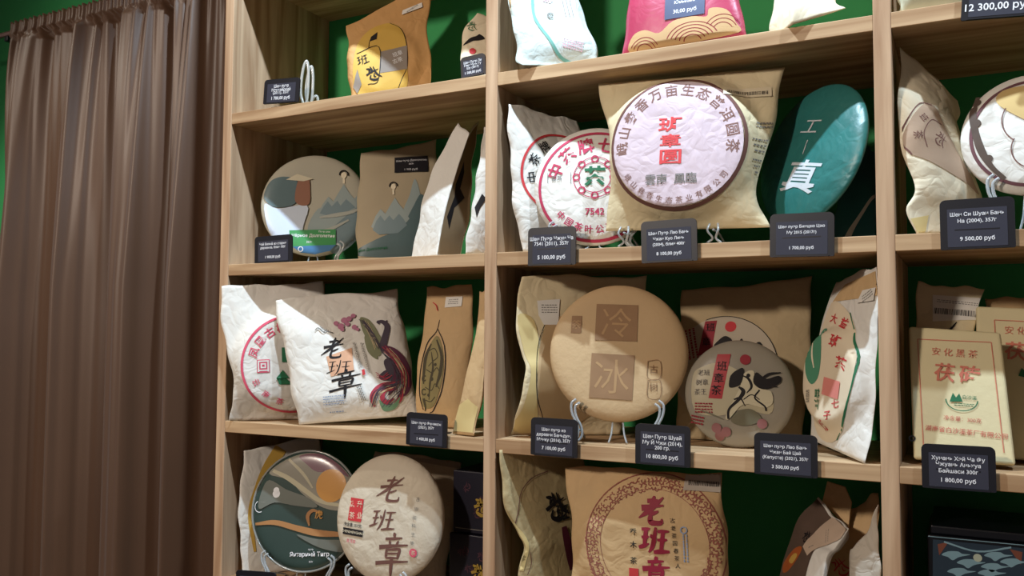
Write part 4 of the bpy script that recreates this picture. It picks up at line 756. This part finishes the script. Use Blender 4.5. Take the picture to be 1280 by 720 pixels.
# --- bottom compartment
s = Bag('tea_packet', 'olive-beige packet with a curled golden edge at the bottom by the upright', [[B(652, .03, 4), P(649, 714, .022), P(657, 684, .025), P(648, 667, .018), P(631, 638, .002), P(625.5, 596, -.003), P(625.5, 563, -.003)], [B(735, .13, 4), P(735, 640, .15), P(728, 562, .17)]], mat('olive_beige_paper', '#b9a67c', .7, .08, 25, .2, 80, crump=0.18), T=.012, seed=81, amp=.001)
s.decal('golden_edge', mat('gold_paper', '#d3bd84'), s.line([(625, 590), (630, 625), (644, 655), (658, 680), (656, 715)], [2, 4, 7, 9, 10])); s.decal('printed_outline', BROWNINK, s.line([(690, 589), (668, 598), (654, 615), (650, 640), (648, 655)], 1.1), s.line([(664, 690), (667, 705), (664, 720)], .9)); s.decal('brush_lettering', BLACKINK, s.brush('ink', 696, 632, 34, 10, 1.3), s.brush('ban', 703, 640, 20, 0, 1.4)); s.decal('dark_red_band', mat('maroon_print', '#5a2030', .6), s.line([(704, 658), (708, 680), (716, 712)], [8, 12, 8]))
s = Bag('tea_packet', 'brown kraft packet with a maroon ornamental ring and three red characters', [[B(716, .03, 4), P(714, 690, .035), P(713, 640, .04), P(707, 583, .055)], [B(904, .05, 4), P(909, 690, .055), P(905, 640, .06), P(903, 592, .075)]], KRAFT, T=.020, seed=82, amp=.0014, cake=(818, 690, 100, .010))
ORN = mat('maroon_ornament_ink', '#94594c', .7, .15, 60); S = [s.ring(818, 682, 86.6, 88.2), s.ring(818, 682, 68, 68.6)]; rr = random.Random(9)
for i in range(330):
    a = i/330*2*math.pi*3; r = (72, 77.5, 83)[i // 110]+rr.uniform(-1.5, 1.5); q = rr.uniform(0, 360); S.append(s.ring(818+r*math.cos(a), 682-r*math.sin(a), 1.6, 2.9, q, q+rr.uniform(150, 260)))
s.decal('ornamental_ring', ORN, *S, maxe=.012); s.decal('brush_lettering', mat('carmine_ink', '#8c2036', .6, .15), s.brush('lao', 817, 638, 34, -2, 1.7, .95), s.brush('ban', 820, 675, 32, -4, 1.7, 1.05), s.brush('zhang', 820, 716, 34, 0, 1.6, .95))
s.decal('printed_columns', BLACKINK, *[s.text(c, 793, y, 9, 0, .005) for c, y in zip('乔木茶', (664, 680, 700))], *[s.text(c, 842+i, 650+9.5*i, 6.5) for i, c in enumerate('古老茶园春茶人')]); s.decal('red_seal', REDINK, s.rect(793, 716, 12, 12)); s.decal('blue_mark', BLUEINK, s.ring(856, 662, 3, 4.4), s.scribble(858, 685, 34, 8, 2, -88, .4, 2))
s.decal('sticker', mat('shade_sticker', '#b3a89b', .6), s.rect(878, 601, 48, 26, -1)); s.decal('barcode', BLACKINK, s.bars(877, 605, 38, 6, 26, -1))
s = Bag('open_packet', 'dark printed packet leaning open with a white lit side, below the horse-print cake', [[B(950, .12, 4), P(990, 668, .125), P(1023, 622, .14)], [B(988, .04, 4), P(1014, 708, .05), P(1035, 680, .06), P(1056, 659, .07)], [B(1014, .02, 4), P(1030, 710, .03), P(1046, 685, .045), P(1061, 661, .058)]], WHITE, T=.003, Tb=.02, seed=83, us=[0, .66, 1], amp=.0008, top=.03, cat='tea packet')
s.decal_uv('printed_face', mat('dark_brown_print', '#5b4a40', .5, .2, 40), [(.01, .02), (.64, .02), (.64, .99), (.01, .99)]); s.decal('orange_print', mat('ember_print', '#a4562c', .5, .3, 50), s.blob([(975, 702), (992, 686), (1004, 684), (1000, 696), (984, 712), (974, 714)])); s.decal('gold_print', mat('amber_print', '#c49a4c', .5, .2), s.blob([(984, 700), (992, 692), (998, 694), (990, 704)])); s.decal('black_print', BLACKINK, s.brush('ink', 1008, 670, 16, 40))
s.decal('sticker', mat('tan_sticker', '#bfa893', .6), s.poly([(1027, 634), (1053, 659), (1014, 696), (1006, 684)])); s.decal('sticker_lettering', GREYINK, s.scribble(1028, 668, 20, 6, 2, -42, .2, 2), s.scribble(1017, 684, 8, 3, 1, 45, .5, 2))
fl = [P(1034, 602, .16), P(1056, 609, .15), P(1064, 628, .14), P(1060, 662, .125), P(1028, 627, .145)]; nn = np.array([.2, .5, .1])*.004
s.add('open_flap', fl+[q+nn for q in fl], [(0, 1, 2, 3, 4)[::-1], (5, 6, 7, 8, 9)]+[(i, (i+1) % 5, 5+(i+1) % 5, 5+i) for i in range(5)], KRAFT, False)
s = Bag('tea_packet', 'kraft packet with red script behind the crumpled grey packet', [[B(1016, .13, 4), P(1032, 690, .14), P(1062, 640, .16)], [B(1095, .11, 4), P(1096, 680, .13), P(1096, 615, .16)]], KRAFT, T=.008, seed=84); s.decal('red_script', REDINK, s.brush('ink', 1052, 708, 22, 20, .8))
s = Bag('tea_packet', 'crumpled grey-white packet at the bottom by the upright', [[B(1060, .05, 4), P(1061, 705, .045), P(1068, 685, .04), P(1085, 665, .035), P(1091, 645, .03), P(1098, 632, .03)], [(1.182, .02, ZT[4]+.0024), (1.182, .02, ZT[4]+.03), (1.183, .018, ZT[4]+.06), (1.184, .018, ZT[4]+.09), (1.185, .02, ZT[4]+.115), (1.185, .022, ZT[4]+.125)]], GREYP, T=.010, Tb=.02, seed=85, amp=.0034, freq=1.5)

# ================================================================== COLUMN AT THE PICTURE'S RIGHT
s = Bag('tea_packet', 'pale green packet on the top board beside the big upright', [[B(1124, .012, 1), P(1123, -10, .015), P(1124, -60, .03)], [B(1203, .012, 1), P(1203, -15, .015), P(1200, -70, .03)]], mat('pale_green_paper', '#cfd2ba', .7, .06, 25, .2, 80, crump=0.22), T=.012, seed=91)
tag('black price tag cut off by the top edge of the picture', (1202, -44), (1296, -52), (1298, 18), (1204, 27), -.006, ['Шен пуэр', '(2003), 357г'], '12 300,00 руб', row=1)
s = Bag('tea_packet', 'twisted beige packet with a pointed top leaning in the corner', [[B(1146, .012, 2), P(1134, 262, .01), P(1142, 235, .012), P(1127, 185, .015), P(1124, 130, .025), P(1125, 57, .05)], [B(1236, .09, 2), P(1224, 246, .085), P(1208, 205, .09), P(1194, 160, .10), P(1198, 140, .115), P(1197, 126, .125)]], CREAM, T=.020, Tb=.006, seed=92, amp=.0032, bot=.2)
s.decal('printed_cake', mat('taupe_print', '#a98f78', .7, .12, 30), s.blob([(1144, 140), (1156, 130), (1166, 140), (1186, 180), (1210, 225), (1222, 244), (1190, 222), (1160, 200), (1143, 186), (1138, 162)])); s.decal('printed_outline', BROWNINK, s.line([(1160, 134), (1148, 130), (1139, 145), (1137, 170), (1146, 190)], 1.4), s.line([(1172, 158), (1160, 152), (1153, 166), (1158, 184)], 1.1)); s.decal('printed_lettering', BROWNINK, s.text('茶', 1148, 168, 11, -70), s.text('班', 1152, 148, 10, -40), s.brush('ink', 1172, 176, 18, -30, .7))
s.decal('golden_corner', mat('gold_paper', '#d3bd84'), s.poly([(1156, 266), (1174, 264), (1174, 288), (1157, 288)]))
s = Cake('tea_cake', 'white wrapped cake with a brown ring and dark torn rim pattern', 1289, 168, .05, 79, WHITE, T=.016, yaw=-6, tilt=9, seed=93, amp=.001); s.decal('printed_ring', mat('plum_brown_ink', '#6a454a', .7, .12, 60), s.ring(1290, 166, 65, 69)); s.decal('rim_pattern', mat('dark_rim_print', '#57483f', .7, .3, 60), s.line([(1222, 118), (1216, 140), (1219, 165), (1227, 190), (1240, 210), (1256, 224)], [6, 9, 8, 9, 6, 5]), s.disc(1221, 128, 5), s.disc(1220, 156, 6), s.disc(1236, 200, 5)); s.decal('printed_panel', mat('ochre_print', '#c3a66e', .7, .1), s.blob([(1246, 130), (1262, 112), (1330, 112), (1330, 170), (1280, 152)])); s.decal('printed_arc', BROWNINK, s.ring(1292, 150, 33, 34.4, 150, 230), s.ring(1296, 186, 26, 27.4, 150, 240))
stand('clear plastic stand under the cake with the torn rim pattern', s, 2, .5)
tag('large black price tag below the torn-rim cake', (1174, 250), (1268, 246), (1270, 308), (1176, 314), -.006, ['Шен Си Шуан Бань', 'На (2004), 357г'], '9 500,00 руб', row=2)

def slab(name, label, cat, BL, BR, TR, TL, th, m, bev=.004, group=None):
    c = [np.array(q, float)+np.array([0, 0, th*.17]) for q in (BL, BR, TR, TL)]; e1 = c[1]-c[0]+c[2]-c[3]; e1 /= np.linalg.norm(e1); e2 = c[3]-c[0]+c[2]-c[1]; e2 -= e1*(e2@e1); e2 /= np.linalg.norm(e2)
    f = Flat(sum(c)/4, e1, e2); f.setup(name, label, cat, (c[0]+c[1])/2, group); pts = [((q-f.O)@e1, (q-f.O)@e2) for q in c]
    bm = bmesh.new(); N = f.N; vs = [bm.verts.new(f.O+e1*x+e2*y) for x, y in pts]+[bm.verts.new(f.O+e1*x+e2*y-N*th) for x, y in pts]
    bm.faces.new(vs[:4]); bm.faces.new(vs[7:3:-1])
    for i in range(4): bm.faces.new((vs[i], vs[4+i], vs[4+(i+1) % 4], vs[(i+1) % 4]))
    bmesh.ops.bevel(bm, geom=list(bm.edges), offset=bev, segments=3, affect='EDGES', profile=.5); bm.verts.index_update()
    f.add('body', [np.array(v.co) for v in bm.verts], [[v.index for v in q.verts] for q in bm.faces], m, False); bm.free(); return f
BRICKP = mat('brick_tea_paper', '#d6c9a0', .62, .07, 20, .15, 80)
f = slab('tea_brick', 'cream wrapped tea brick with red frame and green emblem behind a price tag', 'tea brick', B(1142, .03, 3), B(1270, .03, 3), P(1251, 421, .06), P(1136, 413, .06), .034, BRICKP)
FRED = mat('soft_red_ink', '#cc7864', .7, .12, 60)
f.decal('printed_frame', FRED, f.line([(1147, 424), (1155, 566)], 1), f.line([(1147, 424), (1239, 428)], 1), f.line([(1239, 428), (1255, 566)], 1)); f.decal('red_lettering', FRED, f.text('安化黑茶', 1193, 441, 11, -2, 0, spacing=1.5), f.text('茯砖', 1196, 467, 24, -3, .02, spacing=1.35), f.text('净含量：300克', 1203, 524, 6.5, -2), f.text('湖南省白沙溪茶厂有限公司', 1207, 540, 7.6, -2, .008))
f.decal('green_emblem', GREENINK, f.poly([(1187, 502), (1191, 491), (1195, 497), (1199, 492), (1203, 502)]), f.ring(1202, 500, 13, 14, 180, 360, 1.3), f.text('白沙溪', 1212, 497, 5.5, -2), f.scribble(1205, 506, 22, 4, 2, 0, .4, 2)); f.decal('side_mark', BLACKINK, f.ring(1140, 548, 2, 4))
s = Bag('tea_packet', 'beige packet with a barcode sticker standing behind the tea brick', [[B(1149, .12, 3), P(1147, 440, .135), P(1146, 353, .16)], [B(1212, .12, 3), P(1216, 440, .135), P(1229, 362, .165)]], BEIGE, T=.010, seed=94); s.decal('sticker', LABELW, s.poly([(1166, 366), (1230, 370), (1230, 398), (1166, 401)])); s.decal('barcode', BLACKINK, s.bars(1195, 389, 50, 8, 30, -1)); s.decal('sticker_lettering', GREYINK, s.scribble(1197, 376, 46, 5, 2, -2, .35, 2)); s.decal('dark_mark', BLACKINK, s.line([(1186, 414), (1192, 407), (1196, 402)], [3, 2, 1]))
f = slab('tea_brick', 'cream wrapped tea brick cut off by the picture edge, behind the first', 'tea brick', B(1225, .10, 3), B(1345, .10, 3), P(1335, 392, .13), P(1220, 387, .13), .03, BRICKP); f.decal('printed_frame', FRED, f.line([(1243, 400), (1252, 560)], 1), f.line([(1243, 400), (1325, 404)], 1)); f.decal('red_lettering', FRED, f.text('茯砖', 1285, 440, 24, -3, .02, spacing=1.35), f.text('安化黑茶', 1285, 414, 11, -2, 0, spacing=1.5)); f.decal('green_emblem', GREENINK, f.poly([(1273, 470), (1277, 460), (1284, 466), (1290, 474)]))
s = Bag('tea_packet', 'kraft packet top peeking over the tea brick at the picture edge', [[B(1236, .16, 3), P(1232, 440, .175), P(1230, 372, .19)], [B(1340, .16, 3), P(1340, 440, .175), P(1340, 376, .19)]], KRAFT, T=.008, seed=95); s.decal('dark_fold', BROWNINK, s.line([(1232, 374), (1250, 366), (1262, 362)], 1.2))
tag('black price tag in front of the cream tea brick', (1152, 554), (1243, 559), (1247, 616), (1152, 609), -.006, ['Хунань Хэй Ча Фу', 'Чжуань Аньхуа', 'Байшаси 300г'], '1 800,00 руб', row=3)

tb = P(1159, 668, .06); x0, zt = tb[0], tb[2]; x1 = x0+.20; TINB = mat('black_tin', '#0d1018', .3, .05, 20, spec=.5)
o = np.array([(x0+x1)/2, .13, ZT[4]]); root = thing('tea_tin', 'black tin with a blue cloud pattern at the bottom corner', 'tea tin', o)
V, Fc = box_vf((x0, .06, ZT[4]+.0005), (x1, .22, zt), .003); mesh_obj('body', np.array(V)-o, Fc, TINB, root, False)
V, Fc = box_vf((x0+.004, .064, zt+.0005), (x1-.004, .216, zt+.012), .002); mesh_obj('lid', np.array(V)-o, Fc, TINB, root, False)
f = Flat(np.array([(x0+x1)/2, .06, (ZT[4]+zt)/2]), np.array([1., 0, 0]), np.array([0, 0, 1.])); f.base = o; f.root = root; f.layer = 0; f.mpp = ((f.O-CAM)@FW)/F_PX
PALEB = mat('pale_blue_tin_print', '#7fa3b4', .4, .1, 40); SLB = mat('slate_tin_print', '#2c3c4c', .4, .1, 40)
f.decal('panel', SLB, f.poly([(1166, 674), (1330, 690), (1330, 760), (1166, 750)])); f.decal('rust_corner', mat('rust_tin_print', '#7a4a3c', .45), f.poly([(1172, 680), (1186, 677), (1174, 694)]), f.poly([(1262, 686), (1278, 690), (1276, 706)]))
f.decal('pale_lines', PALEB, f.line([(1180, 677), (1222, 689), (1264, 684)], 2.2), f.line([(1160, 670), (1330, 686)], 1.0), *[f.blob([(x, y), (x+8, y-4), (x+20, y-4), (x+26, y-1), (x+36, y), (x+22, y+3), (x+14, y+7), (x+8, y+3)]) for x, y in ((1177, 693), (1230, 694), (1196, 703), (1226, 708), (1184, 714), (1222, 716), (1250, 702))]); f.decal('moon', mat('moon_print', '#b8c4b4', .4), f.disc(1222, 697, 5))
bpy.data.objects.remove(_fo)
